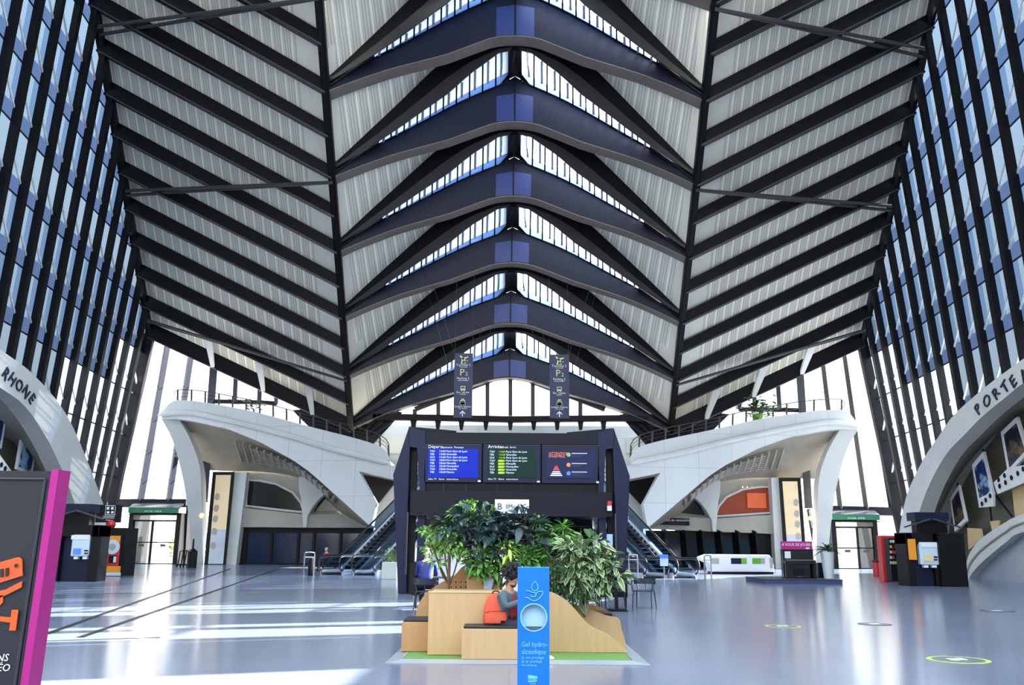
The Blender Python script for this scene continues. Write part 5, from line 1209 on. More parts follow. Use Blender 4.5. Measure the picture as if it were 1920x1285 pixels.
# floor stickers
for x, y, rx, lab, gr in ((1797, 1238, 54, 'largest round floor sticker with green ring at the bottom right', 1), (1468, 1175, 32, 'round floor sticker with green ring right of the planter', 1), (1870, 1146, 30, 'thin grey round floor sticker near the right photo edge', 0), (620, 1180, 30, 'round floor sticker with faint green ring on the left floor', 1), (1640, 1171, 30, 'faint grey floor sticker at the right, beyond the green one', 0)):
    p = PZ(x, y); r_ = rx*p.y/F*.97; t = thing('floor_sticker', lab, 'floor sticker', V(p.x, p.y, 0), 0, 'round floor stickers')
    MB().lathe((p.x, p.y, 0), [(r_, .001), (r_, .004)], 40).build('ring', mat('sticker_green', (176, 200, 84), .5) if gr and 'sticker_green' not in bpy.data.materials else (bpy.data.materials['sticker_green'] if gr else M['steelg']), t)
    MB().lathe((p.x, p.y, 0), [(r_*.84, .004), (r_*.84, .006)], 40).build('centre', mat('sticker_grey', (92, 102, 112), .4) if 'sticker_grey' not in bpy.data.materials else bpy.data.materials['sticker_grey'], t)
    f = MB(); f.bx(p.x-r_*.3, p.x-r_*.05, p.y-r_*.25, p.y+r_*.3, .006, .007); f.bx(p.x+r_*.05, p.x+r_*.3, p.y-r_*.1, p.y+r_*.4, .006, .007); f.build('footprint_symbol', M['text'], t)
# ================================================================== FURNITURE, MACHINES, PEOPLE
def fl3(a, b): p = PZ(a, b); p.z = 0; return p
def fbx(x0, x1, y0, y1, depth, name, mm, par, d=0, Yg=None, ybase=None, **kw):
    """box part whose front fills the given photo rectangle at distance Yg"""
    a, b = PY(x0, y1, Yg+d), PY(x1, y0, Yg+d); zc_ = PY((x0+x1)/2, y0, Yg+d).z; z0 = PY((x0+x1)/2, y1, Yg+d).z
    if ybase: z0 = 0
    return MB().bx(a.x, b.x, Yg+d, Yg+d+depth, z0, zc_).build(name, mm, par, **kw)
RD = mat('machine_red', (196, 40, 44), .35, 0, .05); OR2 = mat('machine_orange', (236, 150, 40), .4, 0, .1); WB = mat('machine_pale_blue', (196, 212, 228), .4, 0, .04); SCR = mat('machine_blue_screen', (60, 110, 200), .3, 0, .1, emit=.5); SCY = mat('machine_yellow_screen', (190, 184, 140), .3, 0, .1, emit=.2)
def atm(lab, px0, px1, yb, face, scr, header, scm, side):
    Yg = PZ((px0+px1)/2, yb).y; t = thing('cash_machine', lab, 'cash machine', fl3((px0+px1)/2, yb), 0)
    a, b = PY(px0, yb, Yg), PY(px1, yb, Yg); zt = PY((px0+px1)/2, header[4], Yg).z
    MB().bx(a.x, a.x+.28, Yg, Yg+1.1, 0, zt).build('side_pier', M['black'], t, bevel=.02); MB().bx(b.x-.28, b.x, Yg, Yg+1.1, 0, zt).build('side_pier', M['black'], t, bevel=.02)
    MB().bx(a.x+.28, b.x-.28, Yg+.25, Yg+1.1, 0, zt).build('cabinet', M['navy'], t)
    MB().bx(a.x, b.x, Yg, Yg+1.1, zt-.45, zt+.01).build('top_panel', M['black'], t)
    f = face; F_ = fbx(f[0], f[1], f[2], f[3], .3, 'front_unit', WB, t, -.05, Yg, bevel=.05)
    fbx(scr[0], scr[1], scr[2], scr[3], .03, 'screen', scm, t, -.08, Yg)
    fbx(f[0]+2, f[1]-2, f[2]+1, f[2]+(f[3]-f[2])*.22, .03, 'header_plate', M['white'], t, -.07, Yg)
    fbx(f[1]-(f[1]-f[0])*.3, f[1]-(f[1]-f[0])*.12, (scr[2]+scr[3])/2-3, (scr[2]+scr[3])/2, .03, 'card_slot', M['black'], t, -.07, Yg)
    fbx(f[1]-(f[1]-f[0])*.3, f[1]-(f[1]-f[0])*.12, (scr[2]+scr[3])/2+2, (scr[2]+scr[3])/2+5, .03, 'keypad', M['steelg'], t, -.07, Yg)
    for q in (.28, .72): x = f[0]+(f[1]-f[0])*q; fbx(x-4, x+4, f[3]+.5, f[3]+5, .2, 'tray', M['white'], t, -.05, Yg)
    h = header; fbx(h[0], h[1], h[2], h[3], .8, 'header_box', M['navy'], t, .2, Yg)
    fbx(h[0]+4, h[1]-3, h[3], h[4], .5, 'header_neck', M['black'], t, .35, Yg)
    for s_, x in ((-1, h[0]), (1, h[1])):
        p = PY(x+s_*-1, h[3]+2, Yg-.2); MB().beam(p+V(s_*.5, 0, -.22), p+V(-s_*.6, 0, .12), .1, .06).build('lamp_arm', M['steelg'], t)
    return t, Yg
atm('black cash machine with pale blue front at the left, beside the magenta-edged board', 93, 175, 1091, (131, 169, 1003, 1044), (136, 152, 1029, 1040), (114, 172, 945, 961, 985), SCR, -1)
t, Yg = atm('black cash machine with pale blue front and dark side at the right', 1706, 1770, 1100, (1727, 1762, 1017, 1060), (1733, 1748, 1040, 1053), (1716, 1778, 961, 977, 1000), SCY, 1)
a, b = PY(1768, 1104, Yg-.2), PY(1817, 1104, Yg-.2); MB().bx(a.x, b.x, Yg-.2, Yg+1.8, 0, PY(1790, 1001, Yg).z).build('side_cabinet', M['black'], t)
fbx(1705, 1716, 1011, 1050, .03, 'orange_notice', OR2, t, -.04, Yg)
# photo vending booth at the left
Yg = PZ(205, 1081).y; t = thing('vending_machine', 'red and orange vending machine in a black surround left of the entrance doors', 'vending machine', fl3(207, 1081))
fbx(178, 237, 990, 1081, 1.4, 'surround', M['black'], t, .05, Yg, ybase=1)
fbx(196, 226, 1005, 1017, .06, 'orange_header', OR2, t, -.0, Yg); fbx(196, 226, 1017, 1062, .06, 'red_front', RD, t, 0, Yg); fbx(196, 226, 1062, 1074, .06, 'orange_base', OR2, t, 0, Yg); fbx(196, 226, 1074, 1080, .06, 'pale_foot', WB, t, 0, Yg)
p = PY(211, 1026, Yg-.03); m = MB(); disc(m, p, .34, 20); m.build('pale_window', WB, t, fix=False); m = MB(); disc(m, p+V(0, -.01, 0), .16, 14); m.build('cup_picture', M['concd'], t, fix=False)
fbx(203, 219, 1042, 1056, .03, 'dispensing_hatch', M['black'], t, -.04, Yg); fbx(212, 218, 1044, 1055, .03, 'label_plate', M['white'], t, -.06, Yg)
fbx(186, 196, 1004, 1078, .1, 'white_side_panel', M['white'], t, -.05, Yg)
t = thing('green_cutout_sign', 'green shaped standing panel between the cash machine and the vending machine', 'sign', fl3(180, 1089)); Yq = PZ(180, 1089).y
q = [PY(a, b, Yq) for a, b in ((173, 1089), (175, 1050), (180, 1020), (184, 1014), (190, 1017), (192, 1024), (189, 1035), (190, 1042), (186, 1052), (185, 1062), (184, 1089))]; q[0].z = q[-1].z = 0
MB().prism(q, (0, .08, 0)).build('panel', mat('sign_green', (18, 112, 72), .4), t); fbx(183, 188, 1021, 1028, .02, 'white_mark', M['white'], t, -.03, Yq)
t = thing('red_ball_lamp', 'red ball on top of the vending machine surround', 'lamp', PY(208, 991, Yg)); MB().ell(PY(208, 984, Yg+.4), .22, n=16, m=10).build('ball', mat('red_ball', (190, 36, 40), .3), t, True); p = PY(208, 990, Yg+.4); MB().bx(p.x-.04, p.x+.04, Yg+.36, Yg+.44, p.z-.03, p.z+.12).build('stem', M['black'], t)
t = thing('waiting_room_sign', 'dark sign with four white pictograms above the left vending machine', 'sign', PY(202, 980, 43)); fbx(178, 226, 947, 980, .25, 'board', M['navy2'], t, 0, 43); fbx(197, 198.2, 950, 966, .02, 'icon_frame', M['text'], t, -.02, 43); fbx(215, 216.2, 950, 966, .02, 'icon_frame', M['text'], t, -.02, 43)
for (x, y, x2, y2) in ((197, 948, 216, 949), (197, 965, 216, 966), (200, 951, 205, 956), (208, 951, 213, 956), (200, 959, 205, 963), (208, 959, 213, 963), (193, 968, 215, 969), (193, 971, 214, 972), (198, 975, 211, 976)): fbx(x, x2, y, y2, .02, 'pictogram', M['text'], t, -.02, 43)
p = PY(202, 980, 43.1); MB().bx(p.x-.06, p.x+.06, 43.05, 43.2, 0, p.z+.02).build('post', M['black'], t)
# right vending machine
Yg = PZ(1685, 1092).y; t = thing('vending_machine', 'red snack vending machine with glass front left of the right cash machine', 'vending machine', fl3(1685, 1092))
fbx(1658, 1712, 1005, 1092, .5, 'cabinet', RD, t, .06, Yg, ybase=1, bevel=.02); fbx(1665, 1709, 1010, 1090, .08, 'front_panel', M['black'], t, 0, Yg)
for q in range(5): fbx(1668, 1702, 1018+q*10, 1019+q*10, .02, 'shelf_edge', M['steelg'], t, -.02, Yg); 
rnd = random.Random(5); snack = [mat('snack_'+n, c, .5) for n, c in (('red', (190, 60, 50)), ('yellow', (214, 180, 80)), ('white', (200, 200, 200)))]
for q in range(5):
    for r_ in range(7):
        x = 1669+r_*4.7
        if rnd.random() < .8: o = fbx(x, x+3, 1013+q*10, 1018+q*10, .05, 'snack_pack', snack[rnd.randrange(3)], t, -.04, Yg)
fbx(1690, 1704, 1076, 1084, .02, 'white_label', M['white'], t, -.02, Yg); fbx(1664, 1666, 1010, 1090, .03, 'frame_strip', M['steelg'], t, -.03, Yg); fbx(1706, 1708, 1010, 1090, .03, 'frame_strip', M['steelg'], t, -.03, Yg)
t = thing('waste_bin', 'small red bin left of the right vending machine', 'bin', fl3(1651, 1081)); Yb = PZ(1651, 1081).y; fbx(1644, 1659, 1055, 1081, .5, 'body', RD, t, 0, Yb, ybase=1, bevel=.03); fbx(1643, 1660, 1051, 1055, .55, 'lid', M['black'], t, -.02, Yb)
# white counter
Yg = PZ(1385, 1077).y; t = thing('reception_counter', 'long white counter with coloured rounded windows under the right balcony', 'counter', fl3(1385, 1077))
q = [PY(a, b, Yg) for a, b in ((1328, 1040), (1443, 1041), (1450, 1056), (1452, 1073), (1334, 1073), (1330, 1057), (1314, 1050), (1314, 1045))]
MB().prism(q, (0, 1.2, 0)).build('shell', M['white'], t, bevel=.05); fbx(1334, 1450, 1072, 1077, 1.0, 'plinth', M['navy2'], t, .1, Yg, ybase=1)
for (x0, x1, m_, nm) in ((1334, 1348, M['concd'], 'grey_window'), (1371, 1390, M['navy'], 'dark_window'), (1390, 1400, mat('counter_green', (110, 170, 40), .4), 'green_window'), (1411, 1426, mat('counter_green2', (92, 160, 36), .4), 'green_window'), (1426, 1434, M['concd'], 'patterned_window')): fbx(x0, x1, 1047, 1058, .03, nm, m_, t, -.02, Yg, bevel=.01)
fbx(1444, 1449, 1046, 1066, .03, 'end_window', M['concd'], t, -.02, Yg)
# piano on its platform
Yg = PZ(1507, 1096).y; t = thing('platform', 'low dark blue platform under the piano and the tall white pot', 'platform', fl3(1507, 1096)); a, b = PY(1435, 1096, Yg), PY(1580, 1096, Yg); ZP = .2
MB().bx(a.x, b.x, Yg, Yg+3.2, 0, ZP-.03).build('base', mat('platform_blue', (52, 66, 104), .5), t); MB().bx(a.x-.02, b.x+.02, Yg-.02, Yg+3.2, ZP-.03, ZP).build('top', M['steelg'], t)
Yp = Yg+.9; a, b = PY(1475, 1087, Yp), PY(1533, 1087, Yp); t = thing('upright_piano', 'black upright piano with closed lid on the low platform', 'piano', V((a.x+b.x)/2, Yp, ZP))
W0, W1 = a.x, b.x; PB = mat('piano_black', (12, 12, 14), .15, 0, .1)
MB().bx(W0, W1, Yp+.35, Yp+.7, ZP, ZP+1.22).build('case', PB, t, bevel=.015); MB().bx(W0-.02, W1+.02, Yp+.32, Yp+.72, ZP+1.22, ZP+1.25).build('lid', PB, t)
MB().bx(W0, W1, Yp+.05, Yp+.4, ZP+.62, ZP+.78).build('key_bed', PB, t, bevel=.01); MB().bx(W0+.08, W1-.08, Yp+.03, Yp+.3, ZP+.78, ZP+.8).build('key_cover_edge', M['chrome'], t)
for x in (W0+.05, W1-.05): MB().bx(x-.05, x+.05, Yp+.05, Yp+.15, ZP, ZP+.62).build('leg', PB, t)
MB().bx(W0+.45, W1-.45, Yp+.3, Yp+.36, ZP+.12, ZP+.4).build('lower_panel', M['navy2'], t)
for q in (-.1, 0, .1): MB().bx((W0+W1)/2+q-.02, (W0+W1)/2+q+.02, Yp+.2, Yp+.36, ZP+.06, ZP+.08).build('pedal', M['chrome'], t)
MB().bx(W0+.08, W0+.34, Yp+.31, Yp+.345, ZP+.86, ZP+1.16).build('paper_notice', M['white'], t)
t = thing('piano_sign', 'magenta banner with white capitals standing on top of the black piano', 'sign', V((W0+W1)/2, Yp+.4, ZP+1.25)); MB().bx(W0-.03, W1+.0, Yp+.4, Yp+.5, ZP+1.25, ZP+1.6).build('banner', mat('banner_magenta', (178, 30, 130), .5), t)
text('lettering', 'À VOUS DE JOUER !', .17, ((W0+W1)/2, Yp+.39, ZP+1.4), M['text'], t, ext=.002, sx=.92); MB().bx(W1-.3, W1-.14, Yp+.385, Yp+.4, ZP+1.27, ZP+1.33).build('logo_mark', M['white'], t)
c = PY(1559, 1088, Yp); t = thing('tall_pot_palm', 'small palm in a tall white tapered pot on the platform beside the piano', 'potted plant', V(c.x, Yp+.3, ZP)); MB().lathe((c.x, Yp+.3, ZP), [(.2, 0), (.3, 1.15), (.27, 1.15), (.25, 1.1)], 24).build('pot', mat('white_pot', (206, 212, 218), .3), t, True)
rnd = random.Random(21); m = MB()
for i in range(46):
    an = rnd.random()*6.283; e = rnd.uniform(.1, 1.3); leaf(m, V(c.x, Yp+.3, ZP+1.2), V(math.cos(an)*math.cos(e), math.sin(an)*math.cos(e), math.sin(e)), rnd.uniform(.5, .9), .07, rnd, 0, None, .55)
m.build('foliage', mat('palm_leaf', (52, 66, 44), .5, 0, .3), t, fix=False)
t = thing('blue_crate', 'dark blue slatted crate between the piano and the tall white pot', 'crate', V(PY(1543, 1073, Yp).x, Yp+1.3, ZP)); x = PY(1543, 1073, Yp+1.3).x
for q in range(6): MB().bx(x-.2, x+.2, Yp+1.3, Yp+1.6, ZP+q*.11, ZP+q*.11+.07).build('slat', M['navy'], t)
MB().bx(x-.18, x+.18, Yp+1.33, Yp+1.58, ZP, ZP+.66).build('core', M['black'], t)
# planter left of the tower
p = fl3(729, 1087); t = thing('shrub_planter', 'pale square planter with a leafy green shrub between left escalator and tower', 'potted plant', p); MB().bx(p.x-.34, p.x+.34, p.y, p.y+.68, 0, .75).build('pot', M['conc'], t, bevel=.02)
m = MB(); rnd = random.Random(4)
for i in range(260):
    v = V(rnd.gauss(0, .2), rnd.gauss(0, .2), abs(rnd.gauss(.2, .16))); leaf(m, p+V(0, .34, .75)+v, v+V(0, 0, .2), .16, .05, rnd, 0, None, .4)
m.build('foliage', mat('olive_leaf', (104, 122, 72), .5, 0, .3), t, fix=False)
# escalator barriers, luggage
for x0, x1, yb, lab, s_ in ((569, 588, 1081, 'chrome barrier hoop at the foot of the left escalators', 1), (1180, 1196, 1086, 'chrome barrier hoop beside the right escalators behind the planter', 1), (1322, 1334, 1087, 'chrome barrier post with dark panel between escalator and white counter', 1)):
    a, b = fl3(x0, yb), fl3(x1, yb); t = thing('barrier_hoop', lab, 'barrier', (a+b)/2, 0, 'chrome barriers'); m = MB(); m.tube(smooth_curve([a, a+V(0, 0, 1.0), a.lerp(b, .2)+V(0, 0, 1.12), a.lerp(b, .8)+V(0, 0, 1.12), b+V(0, 0, 1.0), b], 5), .035, 8); m.build('hoop', M['chrome'], t, True)
    m = MB(); m.tube([a+V(0, 0, .9), b+V(0, 0, .9)], .02, 6); m.build('crossbar', M['chrome'], t)
    for q in (a, b): MB().lathe((q.x, q.y, 0), [(.09, 0), (.09, .02)], 12).build('foot_plate', M['chrome'], t)
p = fl3(582, 1080); t = thing('litter_stand', 'black slim bin standing by the chrome barrier at the left escalators', 'bin', p); MB().lathe((p.x, p.y, 0), [(.14, 0), (.14, .75), (.1, .8)], 14).build('body', M['black'], t, True); MB().lathe((p.x, p.y, .8), [(.15, 0), (.13, .05)], 14).build('lid', M['steelg'], t)
p = fl3(1272, 1085); t = thing('escalator_notice', 'small blue and white notice on the balustrade between the right escalators', 'notice', V(p.x-.3, p.y-.2, .9)); q0 = PY(1245, 1048, p.y-.5); MB().bx(q0.x-.2, q0.x+.2, p.y-.5, p.y-.47, q0.z-.35, q0.z+.2).build('white_plate', WB, t); MB().bx(q0.x-.2, q0.x+.2, p.y-.52, p.y-.5, q0.z+.02, q0.z+.2).build('blue_plate', EBL, t); MB().bx(q0.x-.03, q0.x+.03, p.y-.46, p.y-.4, 0, q0.z).build('post', M['chrome'], t)
# dark chairs and bollards by the left leg
for i, x in enumerate((333, 339, 345, 351)):
    p = fl3(x, 1064); t = thing('stacked_trolley', '%s of four black luggage trolleys parked by the left balcony leg' % ['leftmost', 'second from the left', 'third from the left', 'rightmost'][i], 'luggage trolley', p, 0, 'black luggage trolleys')
    m = MB(); m.tube([p+V(0, 0, .1), p+V(.05, .1, 1.0), p+V(.3, .1, 1.05)], .04, 6); m.build('handle', M['black'], t); MB().bx(p.x-.05, p.x+.35, p.y-.3, p.y+.5, .12, .2).build('deck', M['black'], t)
    m = MB()
    for q in (-.2, .4): m.tube([p+V(.0, q, .08), p+V(.06, q, .08)], .08, 10)
    m.build('wheel', M['rubber'], t)
p = fl3(365, 1065); tag(MB().lathe((p.x, p.y-.6, 0), [(.3, 0), (.3, 1.0), (.2, 1.1), (.06, 1.2), (.05, 1.75), (.0, 1.8)], 14).build('black_bollard', M['black']), 'black bottle-shaped column in front of the left balcony leg', 'bollard')
for sd, (x, y) in ((-1, (378, 967)), (1, (1520, 972))):
    p = PY(x, y, 65.0); m = MB().ell(p, .17, n=12, m=8); tag(m.build('wall_lamp', mat('warm_lamp_%d' % (sd+1), (255, 190, 110), .4, emit=2)), 'small round warm lamp on the %s balcony leg' % ('left' if sd < 0 else 'right'), 'lamp')
# ---- cafe chair and table on the right
def armchair(lab, p, rz, s=1.0, group='black cafe armchairs'):
    t = thing('cafe_chair', lab, 'chair', p, rz, group); BL = M['steel2']
    MB().bx(-.23, .23, -.22, .24, .42, .45).build('seat', BL, t, local=True, bevel=.01)
    for sx in (-1, 1):
        MB().tube([V(sx*.25, .27, 0), V(sx*.23, .2, .43), V(sx*.22, .18, .44)], .014, 6).build('leg', BL, t, local=True); MB().tube([V(sx*.26, -.3, 0), V(sx*.23, -.2, .43)], .014, 6).build('leg', BL, t, local=True)
        MB().tube(smooth_curve([V(sx*.25, .2, .43), V(sx*.28, .2, .66), V(sx*.29, 0, .68), V(sx*.27, -.22, .7)], 4), .014, 6).build('armrest', BL, t, True, local=True)
    m = MB(); bk = [V(.29*math.cos(a_), -.14-.14*math.sin(a_), 0) for a_ in [math.pi*i/10 for i in range(11)]]
    m.slab([q+V(0, 0, .74) for q in bk], [q*.98+V(0, 0, .6) for q in bk], [V(-q.x*.05, .012, 0) for q in bk]); m.build('backrest', BL, t, True, local=True)
    m = MB()
    for i in (2, 5, 8): m.tube([bk[i]+V(0, 0, .6), V(bk[i].x*.85, -.2, .44)], .01, 5)
    m.build('back_spindle', BL, t, local=True); return t
armchair('black slim metal armchair standing alone on the floor right of the planter', fl3(1208, 1141), math.radians(160))
p = fl3(1156, 1146); t = thing('cafe_table', 'square cafe table on a black pedestal right of the planter', 'table', p)
MB().bx(p.x-.4, p.x+.4, p.y-.4, p.y+.4, .86, .89).build('tabletop', M['steelg'], t, bevel=.006); MB().bx(p.x-.04, p.x+.04, p.y-.04, p.y+.04, .03, .86).build('pedestal', M['black'], t); MB().bx(p.x-.25, p.x+.25, p.y-.25, p.y+.25, 0, .03).build('foot', M['black'], t)
armchair('black armchair behind the cafe table, partly hidden by the variegated plant', p+V(.05, .7, 0), math.radians(175)); armchair('black armchair tucked at the left of the cafe table behind the plants', p+V(-.65, .15, 0), math.radians(-80))
t = thing('menu_panel', 'black free-standing panel behind the cafe table', 'panel', p+V(0, 1.3, 0)); MB().bx(p.x-.35, p.x+.45, p.y+1.3, p.y+1.35, .25, .95).build('board', M['black'], t); 
for q in (-.3, .4): MB().bx(p.x+q-.02, p.x+q+.02, p.y+1.28, p.y+1.38, 0, .3).build('leg', M['black'], t)
# ------------------------------------------------------------------ people
SK = {n: mat('skin_'+n, c, .55, 0, .06, 8) for n, c in (('tan', (186, 132, 104)), ('light', (214, 166, 142)))}
def skin_mesh(name, V_, E_, R_, m_, par, sub=2, root=0):
    me = bpy.data.meshes.new(name); me.from_pydata([tuple(v) for v in V_], E_, []); o = bpy.data.objects.new(name, me); C.objects.link(o)
    md = o.modifiers.new('s', 'SKIN'); md.use_smooth_shade = True
    for i, r_ in enumerate(R_):
        sv = me.skin_vertices[0].data[i]; sv.radius = (r_, r_) if not isinstance(r_, tuple) else r_; sv.use_root = (i == root)
    ms = o.modifiers.new('u', 'SUBSURF'); ms.levels = sub; ms.render_levels = sub
    dg = bpy.context.evaluated_depsgraph_get(); nm = bpy.data.meshes.new_from_object(o.evaluated_get(dg)); bpy.data.objects.remove(o)
    nm.materials.clear(); nm.materials.append(m_); nm.name = name
    for p_ in nm.polygons: p_.use_smooth = True
    q = bpy.data.objects.new(name, nm); C.objects.link(q); q.parent = par; return q
def hand(VV, EE, RR, wi, dirv, up, side, curl=.5):
    """palm and five fingers grown from wrist vertex wi"""
    d = dirv.normalized(); s_ = d.cross(up).normalized()*side; w_ = VV[wi]
    pi = len(VV); VV.append(w_+d*.055); EE.append((wi, pi)); RR.append((.032, .018))
    for k, (off, ln) in enumerate(((-.03, .058), (-.01, .068), (.012, .064), (.032, .05))):
        b0 = len(VV); VV.append(w_+d*.09+s_*off); EE.append((pi, b0)); RR.append(.0105)
        VV.append(VV[b0]+d*ln*.5-up*curl*.012); EE.append((b0, b0+1)); RR.append(.0095)
        VV.append(VV[b0+1]+d*ln*.45*(1-curl*.4)-up*curl*.03); EE.append((b0+1, b0+2)); RR.append(.008)
    b0 = len(VV); VV.append(w_+d*.04-s_*.035-up*.005); EE.append((wi, b0)); RR.append(.012); VV.append(VV[b0]+d*.035-s_*.018-up*.012); EE.append((b0, b0+1)); RR.append(.0095)
def person(lab, loc, rz, skin, top, bottom, hairm, hair='short', lean=.05, seat=.45, wrists=None, head_turn=0, head_nod=0, knees=None, s=1.0):
    t = thing('person', lab, 'person', loc, rz); dz = seat-.45
    hip = V(0, 0, .53+dz); neck = V(0, lean+.02, 1.06+dz); hd = V(0, lean+.06, 1.185+dz)
    W = wrists or [(-.13, .38, .72+dz), (.13, .38, .72+dz)]; K = knees or [(-.13, .46, .53+dz, -.13, .48, .09, ), (.13, .46, .53+dz, .13, .48, .09)]
    VV = [hip, V(0, .01, .68+dz), V(0, lean*.7, .88+dz), V(0, lean, .98+dz), neck, hd-V(0, 0, .02)]
    RR = [(.16, .12), (.14, .105), (.165, .11), (.12, .09), (.055, .055), (.05, .05)]; EE = [(0, 1), (1, 2), (2, 3), (3, 4), (4, 5)]
    arms = []
    for i, sx in enumerate((-1, 1)):
        w_ = V(*W[i]); sh = V(sx*.175, lean, .96+dz); el = sh.lerp(w_, .5)+V(sx*.07, -.06, -.12)
        b = len(VV); VV += [sh, el, w_]; RR += [.05, .038, (.028, .022)]; EE += [(3, b), (b, b+1), (b+1, b+2)]; hand(VV, EE, RR, b+2, (w_-el), V(0, 0, 1), sx, .6); arms.append((sh, el, w_))
        k = K[i]; b = len(VV); VV += [V(sx*.09, .02, .52+dz), V(*k[:3]), V(*k[3:6]), V(k[3], k[4]+.14, .045)]; RR += [.085, .055, .036, (.04, .028)]; EE += [(0, b), (b, b+1), (b+1, b+2), (b+2, b+3)]
    body = skin_mesh('body', VV, EE, RR, skin, t, 1)
    # head with a face
    hR = Matrix.Rotation(head_turn, 3, 'Z') @ Matrix.Rotation(-head_nod, 3, 'X')
    def h(x, y, z): return hd+hR @ V(x, y, z)
    m = MB(); m.ell(hd+hR @ V(0, .0, .035), (.074, .094, .1), hR, 20, 14); m.ell(h(0, .035, -.045), (.052, .056, .052), hR, 14, 10); m.ell(h(0, .1, -.005), (.013, .02, .024), hR, 8, 6)
    for sx in (-1, 1): m.ell(h(sx*.076, 0, .0), (.01, .02, .03), hR, 8, 6)
    hdo = m.build('head', skin, t, True, local=True)
    m = MB()
    for sx in (-1, 1): m.ell(h(sx*.03, .085, .022), (.013, .009, .007), hR, 8, 6)
    m.build('eyes', M['white'], hdo, True, local=True); m = MB()
    for sx in (-1, 1): m.ell(h(sx*.03, .092, .022), (.006, .004, .006), hR, 8, 6); m.ell(h(sx*.03, .087, .042), (.018, .008, .004), hR, 8, 6)
    m.build('eyebrows', hairm, hdo, True, local=True); m = MB(); m.ell(h(0, .087, -.047), (.022, .008, .007), hR, 8, 6); m.build('mouth', mat('lips_'+lab[:6], (150, 84, 76), .5), hdo, True, local=True)
    rnd = random.Random(len(lab)); m = MB()
    if hair == 'curly':
        for i in range(420):
            a_ = rnd.random()*6.283; e = rnd.uniform(-.5, 1.55); r_ = rnd.uniform(.1, .19); v = V(math.cos(a_)*math.cos(e), math.sin(a_)*math.cos(e), math.sin(e))
            if v.y > .55 and v.z < .55: continue
            m.ell(hd+hR @ (V(0, -.025, .055)+V(v.x*r_, v.y*r_*1.0, v.z*r_*1.0)), rnd.uniform(.012, .024), None, 6, 4)
        m.ell(h(0, -.03, .07), (.12, .12, .11), hR, 14, 10)
    elif hair == 'short': m.ell(h(0, -.022, .06), (.08, .092, .088), hR, 18, 12)
    elif hair == 'bald': m.ell(h(0, -.035, .0), (.077, .072, .05), hR, 14, 10)
    m.build('hair', hairm, hdo, True, local=True)
    if hair == 'curly':
        m = MB(); m.ell(h(0, .045, -.07), (.05, .05, .03), hR, 12, 8); m.ell(h(0, .09, -.03), (.024, .008, .005), hR, 8, 6); m.build('beard', hairm, hdo, True, local=True)
    # clothes
    VV = [hip+V(0, 0, .02), V(0, .01, .68+dz), V(0, lean*.7, .88+dz), V(0, lean, .99+dz), neck-V(0, 0, .02)]; RR = [(.185, .145), (.165, .13), (.19, .13), (.135, .1), (.068, .065)]; EE = [(0, 1), (1, 2), (2, 3), (3, 4)]
    for sh, el, w_ in arms: b = len(VV); VV += [sh, el, el.lerp(w_, .9)]; RR += [.068, .054, .042]; EE += [(3, b), (b, b+1), (b+1, b+2)]
    skin_mesh('jacket', VV, EE, RR, top, t, 2)
    VV = [hip-V(0, 0, .0)]; RR = [(.165, .13)]; EE = []
    for i, sx in enumerate((-1, 1)):
        k = K[i]; b = len(VV); VV += [V(sx*.1, .06, .53+dz), V(*k[:3]), V(*k[3:6])+V(0, 0, .03)]; RR += [.1, .075, .06]; EE += [(0, b), (b, b+1), (b+1, b+2)]
    skin_mesh('trousers', VV, EE, RR, bottom, t, 2)
    for i in range(2):
        k = K[i]; m = MB(); m.ell(V(k[3], k[4]+.07, .045), (.045, .13, .042), None, 14, 8); m.bx(k[3]-.043, k[3]+.043, k[4]-.05, k[4]+.19, 0, .025); m.build('shoe', M['white'] if hair == 'curly' else M['black'], t, True, local=True)
    t.scale = (s, s, s); return t
blk = mat('dark_brown_hair', (26, 20, 18), .7, 0, .3, 30); gry = mat('grey_hair', (206, 204, 200), .7, 0, .1, 20)
JK = mat('grey_blue_jacket', (78, 94, 104), .8, 0, .35, 9); DN = mat('dark_trousers', (28, 30, 40), .8)
bY = Bx[2]+.36; hx = PY(953, 1175, bY).x
pr_ = person('person with big dark curly hair, short beard and grey-blue jacket sitting on the plywood bench', (hx-.06, bY+.0, 0), math.radians(-118), SK['tan'], JK, DN, blk, 'curly', lean=.07, seat=.40, head_turn=math.radians(-6), head_nod=math.radians(24), wrists=[(-.03, .34, .86), (.1, .34, .84)],
             knees=[(-.13, .46, .48, -.12, .56, .09), (.13, .44, .5, .16, .46, .09)], s=.97)
RS = mat('dark_red_shirt', (130, 18, 34), .8, 0, .1)
o = MB(); o.ell(V(0, .14, .72), (.1, .075, .2), None, 14, 10); o = o.build('shirt_front', RS, pr_, True, local=True)
t = thing('smartphone', 'dark phone in the hands of the curly-haired person', 'phone', pr_.location+Matrix.Rotation(math.radians(-118), 3, 'Z') @ V(.03, .41, .86)); t.rotation_euler = (math.radians(-30), 0, math.radians(-118)); MB().bx(-.036, .036, -.005, .005, -.05, .1).build('phone_body', M['black'], t, local=True, bevel=.003)
SB_ = mat('royal_blue_jacket', (18, 34, 112), .6, 0, .15, 6); pb = fl3(797, 1143); pb.z = 0
person('person with grey hair in a royal blue jacket seated with their back to the camera', pb+V(0, 0, 0), 0, SK['light'], SB_, DN, gry, 'bald', lean=.1, seat=.47, s=1.12)
armchair('black armchair under the person in the royal blue jacket', pb+V(0, -.02, 0), 0)
